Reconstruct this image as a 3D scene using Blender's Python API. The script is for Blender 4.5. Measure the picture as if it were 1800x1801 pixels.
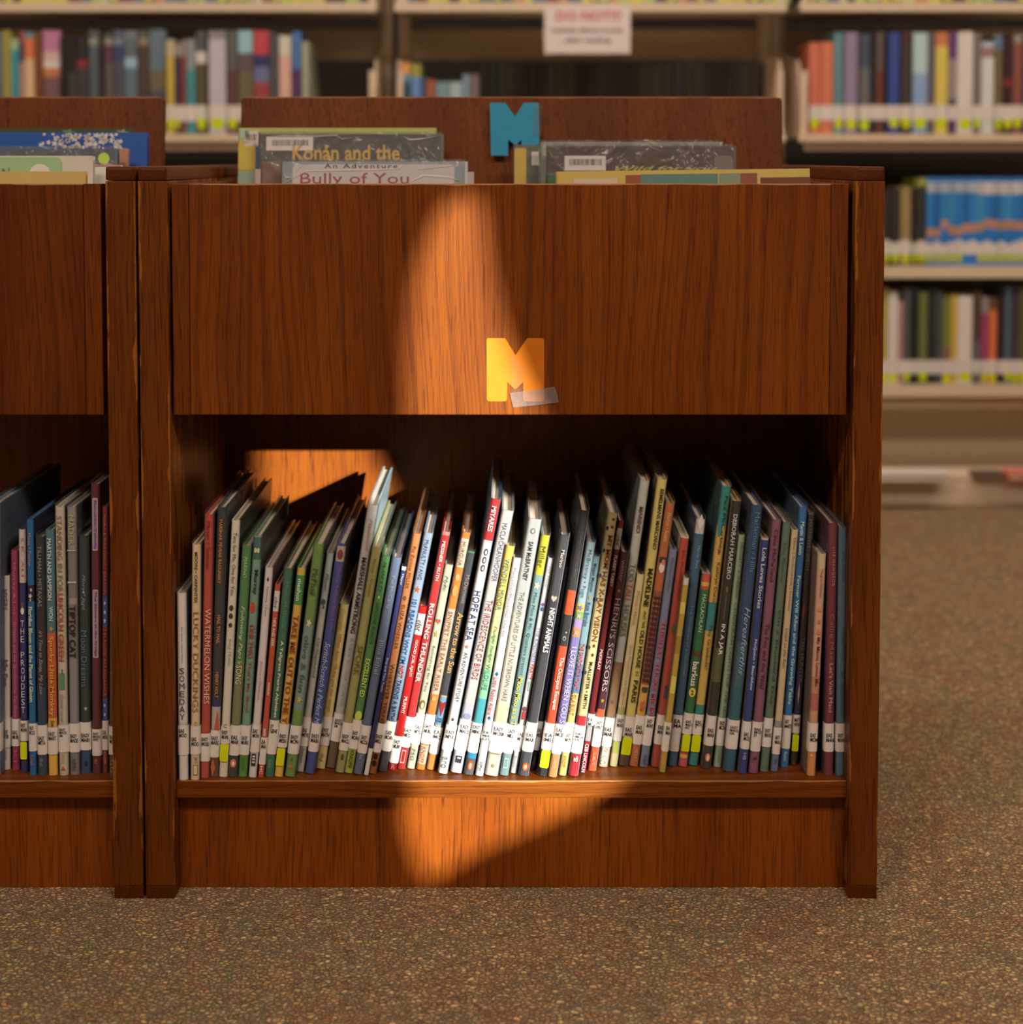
import bpy, bmesh, math, random
from mathutils import Vector, Matrix

for _o in list(bpy.data.objects):
    bpy.data.objects.remove(_o)
SC = bpy.context.scene
COL = SC.collection
RND = random.Random(7)

# ------------------------------------------------------------------ camera
FPX, PX, PY, PITCH, CAMH = 2714.0, 900.0, 417.0, 0.0486, 0.9259
cam_data = bpy.data.cameras.new('camera')
cam = bpy.data.objects.new('camera', cam_data)
COL.objects.link(cam)
cam.location = (0, 0, CAMH)
cam.rotation_euler = (math.pi / 2 - PITCH, 0, 0)
cam_data.sensor_width = 36.0
cam_data.lens = 36.0 * FPX / 1800.0
cam_data.shift_y = (PY - 900.5) / 1800.0
cam_data.clip_start = 0.05
cam_data.dof.use_dof = True
cam_data.dof.focus_distance = 1.915
cam_data.dof.aperture_fstop = 2.9
cam_data.dof.aperture_blades = 0
SC.camera = cam
SC.view_settings.view_transform = 'Standard'
SC.view_settings.look = 'None'
SC.view_settings.exposure = 0.0
SC.view_settings.gamma = 1.0
SC.view_settings.use_curve_mapping = False

# ------------------------------------------------------------------ world, sun, ceiling lamps
world = bpy.data.worlds.new('world')
SC.world = world
world.use_nodes = True
wb = world.node_tree.nodes['Background']
wb.inputs[0].default_value = (0.55, 0.7, 1.0, 1)
wb.inputs[1].default_value = 0.6

SUN_DX, SUN_DZ = -0.674, -0.315          # travel of the sunlight per metre of depth
sd = bpy.data.lights.new('sun', 'SUN')
sd.energy = 13.0
sd.color = (1.0, 0.97, 0.86)
sd.angle = math.radians(0.65)
sun = bpy.data.objects.new('sun', sd)
COL.objects.link(sun)
sun.location = (4, -5, 3)
sun.rotation_euler = Vector((SUN_DX, 1.0, SUN_DZ)).to_track_quat('-Z', 'Y').to_euler()

LAMP_COL = (1.0, 0.76, 0.60)
LAMPS = [  # x, y, size_x, size_y, watts
    (-1.0, -0.25, 1.2, 0.5, 54), (1.3, -0.25, 1.2, 0.5, 54),
    (-1.6, 3.05, 1.2, 0.35, 25.5), (0.3, 3.05, 1.2, 0.35, 25.5), (2.2, 3.05, 1.2, 0.35, 25.5)]
for i, (lx, ly, sx, sy, w) in enumerate(LAMPS):
    ld = bpy.data.lights.new('ceiling_lamp', 'AREA')
    ld.shape = 'RECTANGLE'
    ld.size, ld.size_y = sx, sy
    ld.energy = w
    ld.color = LAMP_COL
    lo = bpy.data.objects.new('lamp_light', ld)
    COL.objects.link(lo)
    lo.location = (lx, ly, 2.86)

# ------------------------------------------------------------------ helpers
ST, CT = math.sin(PITCH), math.cos(PITCH)

def zat(y, Y):
    """height of the point seen at image row y on the plane at depth Y"""
    k = (y - PY) / FPX
    return CAMH - Y * (k * CT + ST) / (CT - k * ST)

def xat(x, Y, z):
    return (x - PX) / FPX * (Y * CT + (CAMH - z) * ST)

def yfor(y, z):
    """depth of the point at height z seen at image row y"""
    k = (y - PY) / FPX
    return (CAMH - z) * (CT - k * ST) / (k * CT + ST)

def lin(h):
    out = []
    for i in (0, 2, 4):
        c = int(h[i:i + 2], 16) / 255.0
        out.append(c / 12.92 if c <= 0.04045 else ((c + 0.055) / 1.055) ** 2.4)
    return out

AMB = (0.58, 0.48, 0.43)
AMB_FAR = (0.62, 0.48, 0.42)
def alb(h, mode='S'):
    c = lin(h)
    if mode in 'SB':
        l_ = 0.3 * c[0] + 0.6 * c[1] + 0.1 * c[2]
        c = [v + (l_ - v) * 0.13 for v in c]
    if mode == 'S':
        return tuple(min(0.82, max(0.004, c[i] / AMB[i])) for i in range(3)) + (1,)
    if mode == 'B':
        return tuple(min(0.82, max(0.004, c[i] / AMB_FAR[i])) for i in range(3)) + (1,)
    return tuple(min(0.85, max(0.004, v * 0.42)) for v in c) + (1,)

MATS = {}
def mat_paint(col, rough=0.45, coat=0.0, bump=0.0, metal=0.0, name='paint'):
    key = (tuple(round(c, 3) for c in col), rough, coat, bump, metal)
    if key in MATS:
        return MATS[key]
    m = bpy.data.materials.new(name)
    m.use_nodes = True
    nt = m.node_tree
    b = nt.nodes['Principled BSDF']
    b.inputs['Base Color'].default_value = col
    b.inputs['Roughness'].default_value = rough
    b.inputs['Coat Weight'].default_value = coat
    b.inputs['Coat Roughness'].default_value = 0.12
    b.inputs['Metallic'].default_value = metal
    # slight mottling so that no surface is one flat colour
    n = nt.nodes.new('ShaderNodeTexNoise')
    n.inputs['Scale'].default_value = 60
    n.inputs['Detail'].default_value = 3
    tc = nt.nodes.new('ShaderNodeTexCoord')
    nt.links.new(tc.outputs['Object'], n.inputs['Vector'])
    mx = nt.nodes.new('ShaderNodeMix'); mx.data_type = 'RGBA'
    mx.inputs[6].default_value = tuple(c * 0.9 for c in col[:3]) + (1,)
    mx.inputs[7].default_value = tuple(min(1, c * 1.08) for c in col[:3]) + (1,)
    nt.links.new(n.outputs['Fac'], mx.inputs[0])
    nt.links.new(mx.outputs[2], b.inputs['Base Color'])
    if bump:
        bp = nt.nodes.new('ShaderNodeBump')
        bp.inputs['Strength'].default_value = bump
        bp.inputs['Distance'].default_value = 0.001
        n2 = nt.nodes.new('ShaderNodeTexNoise')
        n2.inputs['Scale'].default_value = 45
        mp = nt.nodes.new('ShaderNodeMapping')
        mp.inputs['Scale'].default_value = (1, 1, 0.3)
        nt.links.new(tc.outputs['Object'], mp.inputs[0])
        nt.links.new(mp.outputs[0], n2.inputs['Vector'])
        nt.links.new(n2.outputs['Fac'], bp.inputs['Height'])
        nt.links.new(bp.outputs[0], b.inputs['Coat Normal' if coat else 'Normal'])
    MATS[key] = m
    return m

def ramp(nt, stops):
    r = nt.nodes.new('ShaderNodeValToRGB')
    e = r.color_ramp.elements
    e[0].position, e[0].color = stops[0]
    e[1].position, e[1].color = stops[-1]
    for p, c in stops[1:-1]:
        x = e.new(p); x.color = c
    return r

def math_node(nt, op, a=None, b=None, c=None):
    n = nt.nodes.new('ShaderNodeMath'); n.operation = op
    for i, v in enumerate((a, b, c)):
        if v is None: continue
        if isinstance(v, (int, float)): n.inputs[i].default_value = v
        else: nt.links.new(v, n.inputs[i])
    return n.outputs[0]

def mat_wood(name, axis='Z', seed=0.0, tone=1.0, wear=None, red=0.0, fine=1.0, streak=1.0, top_wear=None, front_y=None):
    """stained oak; axis = direction of the grain; wear = half width of a post whose edges are rubbed"""
    m = bpy.data.materials.new(name)
    m.use_nodes = True
    nt = m.node_tree
    L = nt.links.new
    b = nt.nodes['Principled BSDF']
    tc = nt.nodes.new('ShaderNodeTexCoord')
    mp = nt.nodes.new('ShaderNodeMapping')
    rot = {'Z': (0, 0, 0), 'X': (0, math.pi / 2, 0), 'Y': (math.pi / 2, 0, 0)}[axis]
    mp.inputs['Rotation'].default_value = rot
    mp.inputs['Location'].default_value = (seed * 1.7, seed * 0.9, seed * 2.3)
    L(tc.outputs['Object'], mp.inputs[0])
    def stretched(sx, sz):
        q = nt.nodes.new('ShaderNodeMapping')
        q.inputs['Scale'].default_value = (sx, sx, sz)
        L(mp.outputs[0], q.inputs[0])
        return q.outputs[0]
    # slow wander of the grain lines
    n1 = nt.nodes.new('ShaderNodeTexNoise'); n1.inputs['Scale'].default_value = 1.0
    n1.inputs['Detail'].default_value = 2
    L(stretched(3.4, 1.3), n1.inputs['Vector'])
    sep = nt.nodes.new('ShaderNodeSeparateXYZ'); L(mp.outputs[0], sep.inputs[0])
    xw = math_node(nt, 'MULTIPLY_ADD', n1.outputs['Fac'], 0.12, sep.outputs[0])
    xw = math_node(nt, 'ADD', xw, math_node(nt, 'MULTIPLY', sep.outputs[1], 0.6))
    band = nt.nodes.new('ShaderNodeTexNoise'); band.noise_dimensions = '1D'
    band.inputs['Scale'].default_value = 1.0; band.inputs['Detail'].default_value = 3
    band.inputs['Roughness'].default_value = 0.65
    L(math_node(nt, 'MULTIPLY', xw, 95.0 * fine), band.inputs['W'])
    # pores: fine long strokes
    pore = nt.nodes.new('ShaderNodeTexNoise'); pore.inputs['Scale'].default_value = 1.0
    pore.inputs['Detail'].default_value = 2
    L(stretched(560, 20), pore.inputs['Vector'])
    pr = ramp(nt, [(0.49, (0, 0, 0, 1)), (0.60, (1, 1, 1, 1))]); L(pore.outputs['Fac'], pr.inputs[0])
    br = ramp(nt, [(0.36, (1, 1, 1, 1)), (0.50, (0.28, 0.28, 0.28, 1)), (0.62, (0, 0, 0, 1))]); L(band.outputs['Fac'], br.inputs[0])
    # broad tone change
    n3 = nt.nodes.new('ShaderNodeTexNoise'); n3.inputs['Scale'].default_value = 1.0
    L(stretched(14, 2.2), n3.inputs['Vector'])
    light = (0.29 * tone, 0.080 * tone * (1 - red), 0.005 * tone, 1)
    mid = (0.205 * tone, 0.049 * tone * (1 - red), 0.003 * tone, 1)
    dark = (0.075 * tone, 0.0145 * tone, 0.0018 * tone, 1)
    mA = nt.nodes.new('ShaderNodeMix'); mA.data_type = 'RGBA'
    mA.inputs[6].default_value = mid; mA.inputs[7].default_value = light
    t3 = ramp(nt, [(0.32, (0, 0, 0, 1)), (0.68, (1, 1, 1, 1))]); L(n3.outputs['Fac'], t3.inputs[0])
    L(t3.outputs[0], mA.inputs[0])
    mB = nt.nodes.new('ShaderNodeMix'); mB.data_type = 'RGBA'
    L(mA.outputs[2], mB.inputs[6]); mB.inputs[7].default_value = dark
    pf = math_node(nt, 'MULTIPLY', pr.outputs[0], math_node(nt, 'MULTIPLY_ADD', br.outputs[0], 0.50, 0.36))
    fac = math_node(nt, 'MAXIMUM', math_node(nt, 'MULTIPLY', br.outputs[0], 0.50 * streak), pf)
    L(fac, mB.inputs[0])
    colout = mB.outputs[2]
    if wear:
        sp = nt.nodes.new('ShaderNodeSeparateXYZ'); L(tc.outputs['Object'], sp.inputs[0])
        ax = math_node(nt, 'ABSOLUTE', sp.outputs[0])
        wn = nt.nodes.new('ShaderNodeTexNoise'); wn.inputs['Scale'].default_value = 1.0; wn.inputs['Detail'].default_value = 4
        wm = nt.nodes.new('ShaderNodeMapping'); wm.inputs['Scale'].default_value = (120, 60, 11)
        wm.inputs['Location'].default_value = (seed, seed * 3, seed * 5)
        L(tc.outputs['Object'], wm.inputs[0]); L(wm.outputs[0], wn.inputs['Vector'])
        # width of rubbed edge follows the noise
        wd = math_node(nt, 'MULTIPLY', math_node(nt, 'SUBTRACT', wn.outputs['Fac'], 0.575), 0.026)
        edge = math_node(nt, 'SUBTRACT', ax, wear - 0.0024)
        msk = math_node(nt, 'GREATER_THAN', math_node(nt, 'ADD', edge, wd), 0.0006)
        mC = nt.nodes.new('ShaderNodeMix'); mC.data_type = 'RGBA'
        L(math_node(nt, 'MULTIPLY', msk, 0.7), mC.inputs[0])
        L(colout, mC.inputs[6]); mC.inputs[7].default_value = (0.36, 0.135, 0.018, 1)
        colout = mC.outputs[2]
    if top_wear:
        sp = nt.nodes.new('ShaderNodeSeparateXYZ'); L(tc.outputs['Object'], sp.inputs[0])
        wn = nt.nodes.new('ShaderNodeTexNoise'); wn.inputs['Scale'].default_value = 22; wn.inputs['Detail'].default_value = 5
        L(tc.outputs['Object'], wn.inputs['Vector'])
        q = math_node(nt, 'ADD', math_node(nt, 'SUBTRACT', sp.outputs[2], top_wear), math_node(nt, 'MULTIPLY', math_node(nt, 'SUBTRACT', wn.outputs['Fac'], 0.45), 0.006))
        mC = nt.nodes.new('ShaderNodeMix'); mC.data_type = 'RGBA'
        g_ = math_node(nt, 'GREATER_THAN', q, 0.0)
        if front_y: g_ = math_node(nt, 'MULTIPLY', g_, math_node(nt, 'LESS_THAN', sp.outputs[1], front_y))
        L(math_node(nt, 'MULTIPLY', g_, 0.6), mC.inputs[0])
        L(colout, mC.inputs[6]); mC.inputs[7].default_value = (0.50, 0.27, 0.11, 1)
        colout = mC.outputs[2]
    L(colout, b.inputs['Base Color'])
    b.inputs['Roughness'].default_value = 0.42
    b.inputs['Coat Weight'].default_value = 0.10
    b.inputs['Coat Roughness'].default_value = 0.25
    b.inputs['Specular IOR Level'].default_value = 0.25
    bp = nt.nodes.new('ShaderNodeBump'); bp.inputs['Strength'].default_value = 0.25
    bp.inputs['Distance'].default_value = 0.0006; bp.invert = True
    L(fac, bp.inputs['Height']); L(bp.outputs[0], b.inputs['Normal'])
    return m

def mesh_obj(name, bm, mats, parent=None, loc=(0, 0, 0)):
    me = bpy.data.meshes.new(name)
    bm.normal_update()
    bm.to_mesh(me); bm.free()
    if not isinstance(mats, (list, tuple)): mats = [mats]
    for m in mats: me.materials.append(m)
    o = bpy.data.objects.new(name, me)
    COL.objects.link(o)
    o.location = loc
    if parent is not None: o.parent = parent
    return o

def tag(o, label=None, cat=None, group=None, kind=None):
    if label: o['label'] = label
    if cat: o['category'] = cat
    if group: o['group'] = group
    if kind: o['kind'] = kind
    return o

def empty(name, loc, label, cat, group=None):
    o = bpy.data.objects.new(name, None)
    o.empty_display_size = 0.05
    COL.objects.link(o)
    o.location = loc
    return tag(o, label, cat, group)

def box(bm, x0, x1, y0, y1, z0, z1, bev=0.0, mi=0, seg=2):
    vs = [bm.verts.new(p) for p in ((x0, y0, z0), (x1, y0, z0), (x1, y1, z0), (x0, y1, z0),
                                    (x0, y0, z1), (x1, y0, z1), (x1, y1, z1), (x0, y1, z1))]
    fs = [bm.faces.new([vs[i] for i in q]) for q in ((0, 3, 2, 1), (4, 5, 6, 7), (0, 1, 5, 4), (1, 2, 6, 5), (2, 3, 7, 6), (3, 0, 4, 7))]
    for f in fs: f.material_index = mi
    if bev:
        es = list({e for f in fs for e in f.edges})
        bmesh.ops.bevel(bm, geom=es, offset=bev, segments=seg, affect='EDGES', profile=0.7)
    return fs

def box_obj(name, x0, x1, y0, y1, z0, z1, m, parent=None, bev=0.0015, org=None):
    """box in the coordinates of its parent; origin put at its centre/base"""
    cx, cy, cz = org if org else ((x0 + x1) / 2, (y0 + y1) / 2, z0)
    bm = bmesh.new()
    box(bm, x0 - cx, x1 - cx, y0 - cy, y1 - cy, z0 - cz, z1 - cz, bev)
    return mesh_obj(name, bm, m, parent, (cx, cy, cz))

# ------------------------------------------------------------------ flat print: text and shapes
TEXT_JOBS = []
def text_on(parent, name, s, frame, a0, a1, b0, b1, m, style='', y=0.0, how='down'):
    """how='down': reads downwards from b1 (top) to b0, letters spread over a0..a1;  how='up': upright, a0..a1 wide"""
    TEXT_JOBS.append((parent, name, s, frame, a0, a1, b0, b1, m, style, y, how))

def place(frame, a, b, y):
    if frame == 'spine': return (a, -y, b)
    if frame == 'front': return (y, a, b)      # right hand cover, a from the spine
    return (a, y, b)

def flush_text():
    cache, temps = {}, []
    for j in TEXT_JOBS:
        key = (j[2], j[9])
        if key in cache: continue
        cu = bpy.data.curves.new('t', 'FONT')
        cu.body = j[2]; cu.size = 1.0; cu.resolution_u = 2
        cu.space_line = 0.85
        if 'b' in j[9]: cu.offset = 0.022
        if 'l' in j[9]: cu.offset = -0.008
        if 'i' in j[9]: cu.shear = 0.35
        if 'c' in j[9]: cu.align_x = 'CENTER'
        if 'w' in j[9]: cu.space_character = 1.25
        o = bpy.data.objects.new('t', cu); COL.objects.link(o)
        cache[key] = o; temps.append(o)
    bpy.context.view_layer.update()
    dg = bpy.context.evaluated_depsgraph_get()
    for key, o in list(cache.items()):
        me = bpy.data.meshes.new_from_object(o.evaluated_get(dg))
        vs = [(v.co.x, v.co.y) for v in me.vertices]
        fs = [tuple(p.vertices) for p in me.polygons]
        cache[key] = (vs, fs)
        bpy.data.meshes.remove(me)
    for o in temps:
        cu = o.data; bpy.data.objects.remove(o); bpy.data.curves.remove(cu)
    for (parent, name, s, frame, a0, a1, b0, b1, m, style, y, how) in TEXT_JOBS:
        vs, fs = cache[(s, style)]
        if not vs: continue
        x0 = min(v[0] for v in vs); x1 = max(v[0] for v in vs)
        y0 = min(v[1] for v in vs); y1 = max(v[1] for v in vs)
        out = []
        for vx, vy in vs:
            u = (vx - x0) / max(1e-6, x1 - x0); w = (vy - y0) / max(1e-6, y1 - y0)
            if how == 'down': a, b = a0 + (a1 - a0) * w, b1 - (b1 - b0) * u
            else: a, b = a0 + (a1 - a0) * u, b0 + (b1 - b0) * w
            out.append(place(frame, a, b, y))
        me = bpy.data.meshes.new(name)
        me.from_pydata(out, [], fs)
        me.materials.append(m)
        o = bpy.data.objects.new(name, me); COL.objects.link(o)
        o.parent = parent

def shape_poly(kind, a0, a1, b0, b1, n=20):
    ca, cb, ra, rb = (a0 + a1) / 2, (b0 + b1) / 2, (a1 - a0) / 2, (b1 - b0) / 2
    if kind == 'e':
        return [(ca + ra * math.cos(t * 2 * math.pi / n), cb + rb * math.sin(t * 2 * math.pi / n)) for t in range(n)]
    if kind == 'r': return [(a0, b0), (a1, b0), (a1, b1), (a0, b1)]
    if kind == 'o':
        r = min(ra, rb) * 0.4; pts = []
        for cx, cy, s in ((a1 - r, b1 - r, 0), (a0 + r, b1 - r, 1), (a0 + r, b0 + r, 2), (a1 - r, b0 + r, 3)):
            for k in range(4):
                t = (s + k / 3) * math.pi / 2
                pts.append((cx + r * math.cos(t), cy + r * math.sin(t)))
        return pts
    if kind == 's':
        return [(ca + ra * (1 if k % 2 == 0 else 0.42) * math.sin(k * math.pi / 5), cb + rb * (1 if k % 2 == 0 else 0.42) * math.cos(k * math.pi / 5)) for k in range(10)]
    if kind == 'v':   # arrow head / spade pointing down
        return [(a0, b1), (a0 + 0.2 * ra, cb + 0.2 * rb), (ca, b0), (a1 - 0.2 * ra, cb + 0.2 * rb), (a1, b1), (ca, b1 - 0.25 * rb)]
    if kind == 't': return [(a0, b0), (a1, b0), (ca, b1)]
    if kind == 'd': return [(ca, b0), (a1, cb), (ca, b1), (a0, cb)]
    if kind == 'h':
        pts = []
        for k in range(n):
            t = k * 2 * math.pi / n
            pts.append((ca + ra * (16 * math.sin(t) ** 3) / 16, cb + rb * (13 * math.cos(t) - 5 * math.cos(2 * t) - 2 * math.cos(3 * t) - math.cos(4 * t)) / 17))
        return pts
    if kind == 'f':   # flower
        return [(ca + ra * (0.75 + 0.25 * math.cos(5 * t * 2 * math.pi / 30)) * math.cos(t * 2 * math.pi / 30), cb + rb * (0.75 + 0.25 * math.cos(5 * t * 2 * math.pi / 30)) * math.sin(t * 2 * math.pi / 30)) for t in range(30)]
    return [(a0, b0), (a1, b0), (a1, b1), (a0, b1)]

def plate(parent, name, poly, frame, y, m, th=0.00015):
    n = len(poly)
    vs = [place(frame, a, b, y) for a, b in poly] + [place(frame, a, b, y - th) for a, b in poly]
    fs = [tuple(range(n)), tuple(range(2 * n - 1, n - 1, -1))] + [(i, n + i, n + (i + 1) % n, (i + 1) % n) for i in range(n)]
    me = bpy.data.meshes.new(name); me.from_pydata(vs, [], fs); me.materials.append(m)
    o = bpy.data.objects.new(name, me); COL.objects.link(o); o.parent = parent
    return o

# ------------------------------------------------------------------ books
def profile(t, d, r, off=0.0):
    """outer outline of a bound book seen from above: left board, spine, right board"""
    h = t / 2 + off
    pts = [(-h, d), (-h, r)]
    for k in range(1, 4):
        a = math.pi + k * (math.pi / 2) / 4
        pts.append((-h + (r + off) + (r + off) * math.cos(a), r + (r + off) * math.sin(a)))
    pts += [(-h + r + off, -off), (h - r - off, -off)]
    for k in range(1, 4):
        a = 1.5 * math.pi + k * (math.pi / 2) / 4
        pts.append((h - (r + off) + (r + off) * math.cos(a), r + (r + off) * math.sin(a)))
    pts += [(h, r), (h, d)]
    return pts

def shell(bm, outer, inner, zs, mat_of):
    """walls between two open outlines, cut at the heights zs"""
    n = len(outer); k = len(zs)
    vo = [[bm.verts.new((x, y, z)) for x, y in outer] for z in zs]
    vi = [[bm.verts.new((x, y, z)) for x, y in inner] for z in (zs[0], zs[-1])]
    for j in range(k - 1):
        for i in range(n - 1):
            f = bm.faces.new((vo[j][i], vo[j][i + 1], vo[j + 1][i + 1], vo[j + 1][i])); f.material_index = mat_of(j, i)
    for i in range(n - 1):
        f = bm.faces.new((vi[0][i + 1], vi[0][i], vi[1][i], vi[1][i + 1])); f.material_index = mat_of(0, i)
        f = bm.faces.new((vo[-1][i], vo[-1][i + 1], vi[1][i + 1], vi[1][i])); f.material_index = mat_of(k - 2, i)
        f = bm.faces.new((vo[0][i + 1], vo[0][i], vi[0][i], vi[0][i + 1])); f.material_index = mat_of(0, i)
    for i in (0, n - 1):
        col = [vo[j][i] for j in range(k)] + [vi[1][i], vi[0][i]]
        f = bm.faces.new(col if i == 0 else col[::-1]); f.material_index = mat_of(0, i if i == 0 else n - 2)

PAGES = None
def film_mat(big=False):
    key = 'film_big' if big else 'film'
    if key in MATS: return MATS[key]
    m = bpy.data.materials.new('clear_film'); m.use_nodes = True
    nt = m.node_tree
    for n in list(nt.nodes): nt.nodes.remove(n)
    out = nt.nodes.new('ShaderNodeOutputMaterial')
    tr = nt.nodes.new('ShaderNodeBsdfTransparent'); tr.inputs[0].default_value = (1, 1, 1, 1)
    pr = nt.nodes.new('ShaderNodeBsdfPrincipled')
    pr.inputs['Base Color'].default_value = (0.25, 0.26, 0.28, 1); pr.inputs['Roughness'].default_value = 0.13; pr.inputs['Specular IOR Level'].default_value = 1.0
    mx = nt.nodes.new('ShaderNodeMixShader')
    lw = nt.nodes.new('ShaderNodeLayerWeight'); lw.inputs[0].default_value = 0.12
    f = math_node(nt, 'MULTIPLY_ADD', lw.outputs['Fresnel'], 0.5, 0.16 if big else 0.02)
    nt.links.new(f, mx.inputs[0])
    nt.links.new(tr.outputs[0], mx.inputs[1]); nt.links.new(pr.outputs[0], mx.inputs[2])
    nt.links.new(mx.outputs[0], out.inputs[0])
    nz = nt.nodes.new('ShaderNodeTexNoise'); nz.inputs['Scale'].default_value = 13 if big else 28; nz.inputs['Detail'].default_value = 3; nz.inputs['Distortion'].default_value = 1.2 if big else 0
    tc = nt.nodes.new('ShaderNodeTexCoord'); nt.links.new(tc.outputs['Object'], nz.inputs['Vector'])
    bp = nt.nodes.new('ShaderNodeBump'); bp.inputs['Strength'].default_value = 1.0 if big else 0.7; bp.inputs['Distance'].default_value = 0.05 if big else 0.004
    nt.links.new(nz.outputs['Fac'], bp.inputs['Height']); nt.links.new(bp.outputs[0], pr.inputs['Normal'])
    MATS[key] = m
    return m

def book_body(root, t, h, d, bands, left, right, coat=0.0, film=False, board=0.0022, pages=None, rnd=0.35):
    """bands: [(z0, z1, material)] that fill 0..h; left/right: materials of the boards"""
    r = min(t * rnd, 0.0042)
    mats = [left, right] + [b[2] for b in bands]
    zs = [bands[0][0]] + [b[1] for b in bands]
    outer = profile(t, d, r)
    c = min(board, t * 0.22)
    inner = []
    for (x, y) in outer:
        inner.append((max(-t / 2 + c, min(t / 2 - c, x)), max(c, y)))
    def mo(j, i):
        if i == 0: return 0
        if i == len(outer) - 2: return 1
        return 2 + j
    bm = bmesh.new(); shell(bm, outer, inner, zs, mo)
    mesh_obj('cover', bm, mats, root)
    bm = bmesh.new()
    box(bm, -t / 2 + c + 0.0002, t / 2 - c - 0.0002, c + 0.0008, d - 0.004, 0.003, h - 0.0035)
    mesh_obj('page_block', bm, pages or PAGES, root)
    if film:
        o1 = profile(t, d * 0.985, r, 0.0007); i1 = profile(t, d * 0.985, r, 0.0004)
        bm = bmesh.new(); shell(bm, o1, i1, [0.0005, h + 0.0035], lambda j, i: 0)
        mesh_obj('plastic_jacket', bm, film_mat(film == 'big'), root)

def wrap_label(root, name, t, z0, z1, m, r, wrap=0.010, off=0.0009):
    o1 = profile(t, wrap, r, off); i1 = profile(t, wrap, r, off - 0.00015)
    bm = bmesh.new(); shell(bm, o1, i1, [z0, z1], lambda j, i: 0)
    return mesh_obj(name, bm, m, root)
# ------------------------------------------------------------------ materials of the setting
def mat_carpet():
    m = bpy.data.materials.new('loop_carpet'); m.use_nodes = True
    nt = m.node_tree; L = nt.links.new
    b = nt.nodes['Principled BSDF']; b.inputs['Roughness'].default_value = 0.95
    b.inputs['Sheen Weight'].default_value = 0.15
    tc = nt.nodes.new('ShaderNodeTexCoord')
    mp = nt.nodes.new('ShaderNodeMapping'); mp.inputs['Scale'].default_value = (150, 185, 150)
    mp.inputs['Rotation'].default_value = (0, 0, 0.12)
    L(tc.outputs['Object'], mp.inputs[0])
    wn = nt.nodes.new('ShaderNodeTexNoise'); wn.inputs['Scale'].default_value = 0.7; L(mp.outputs[0], wn.inputs['Vector'])
    va = nt.nodes.new('ShaderNodeVectorMath'); va.operation = 'MULTIPLY_ADD'
    L(wn.outputs['Color'], va.inputs[0]); va.inputs[1].default_value = (1.4, 1.4, 1.4); L(mp.outputs[0], va.inputs[2])
    vo = nt.nodes.new('ShaderNodeTexVoronoi'); vo.inputs['Scale'].default_value = 1.0; L(va.outputs[0], vo.inputs['Vector'])
    ve = nt.nodes.new('ShaderNodeTexVoronoi'); ve.inputs['Scale'].default_value = 1.0; ve.feature = 'F2'; L(va.outputs[0], ve.inputs['Vector'])
    cr = ramp(nt, [(0.0, (0.204, 0.119, 0.045, 1)), (0.22, (0.490, 0.330, 0.140, 1)), (0.42, (0.326, 0.218, 0.092, 1)),
                   (0.6, (0.626, 0.436, 0.190, 1)), (0.78, (0.394, 0.198, 0.070, 1)), (0.9, (0.286, 0.264, 0.125, 1)), (1.0, (0.734, 0.528, 0.240, 1))])
    sc = nt.nodes.new('ShaderNodeSeparateColor'); L(vo.outputs['Color'], sc.inputs[0]); L(sc.outputs[0], cr.inputs[0])
    # large blotches of rust and sage yarn
    n2 = nt.nodes.new('ShaderNodeTexNoise'); n2.inputs['Scale'].default_value = 11; n2.inputs['Detail'].default_value = 6
    n2.inputs['Roughness'].default_value = 0.7; L(tc.outputs['Object'], n2.inputs['Vector'])
    r2 = ramp(nt, [(0.30, (0.72, 0.86, 0.80, 1)), (0.5, (1, 1, 1, 1)), (0.70, (1.0, 0.74, 0.60, 1))]); L(n2.outputs['Fac'], r2.inputs[0])
    mx = nt.nodes.new('ShaderNodeMix'); mx.data_type = 'RGBA'; mx.blend_type = 'MULTIPLY'; mx.inputs[0].default_value = 0.9
    L(cr.outputs[0], mx.inputs[6]); L(r2.outputs[0], mx.inputs[7]); L(mx.outputs[2], b.inputs['Base Color'])
    df = math_node(nt, 'SUBTRACT', ve.outputs['Distance'], vo.outputs['Distance'])
    df = math_node(nt, 'MINIMUM', df, 0.45)
    gap = ramp(nt, [(0.0, (0.30, 0.26, 0.22, 1)), (0.16, (0.85, 0.85, 0.85, 1)), (0.40, (1.28, 1.28, 1.28, 1))]); L(df, gap.inputs[0])  # shade between the loops painted in, loop tops lightened
    mg = nt.nodes.new('ShaderNodeMix'); mg.data_type = 'RGBA'; mg.blend_type = 'MULTIPLY'; mg.inputs[0].default_value = 1.0
    L(mx.outputs[2], mg.inputs[6]); L(gap.outputs[0], mg.inputs[7]); L(mg.outputs[2], b.inputs['Base Color'])
    bp = nt.nodes.new('ShaderNodeBump'); bp.inputs['Strength'].default_value = 1.0; bp.inputs['Distance'].default_value = 0.008
    L(df, bp.inputs['Height']); L(bp.outputs[0], b.inputs['Normal'])
    return m

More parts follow.
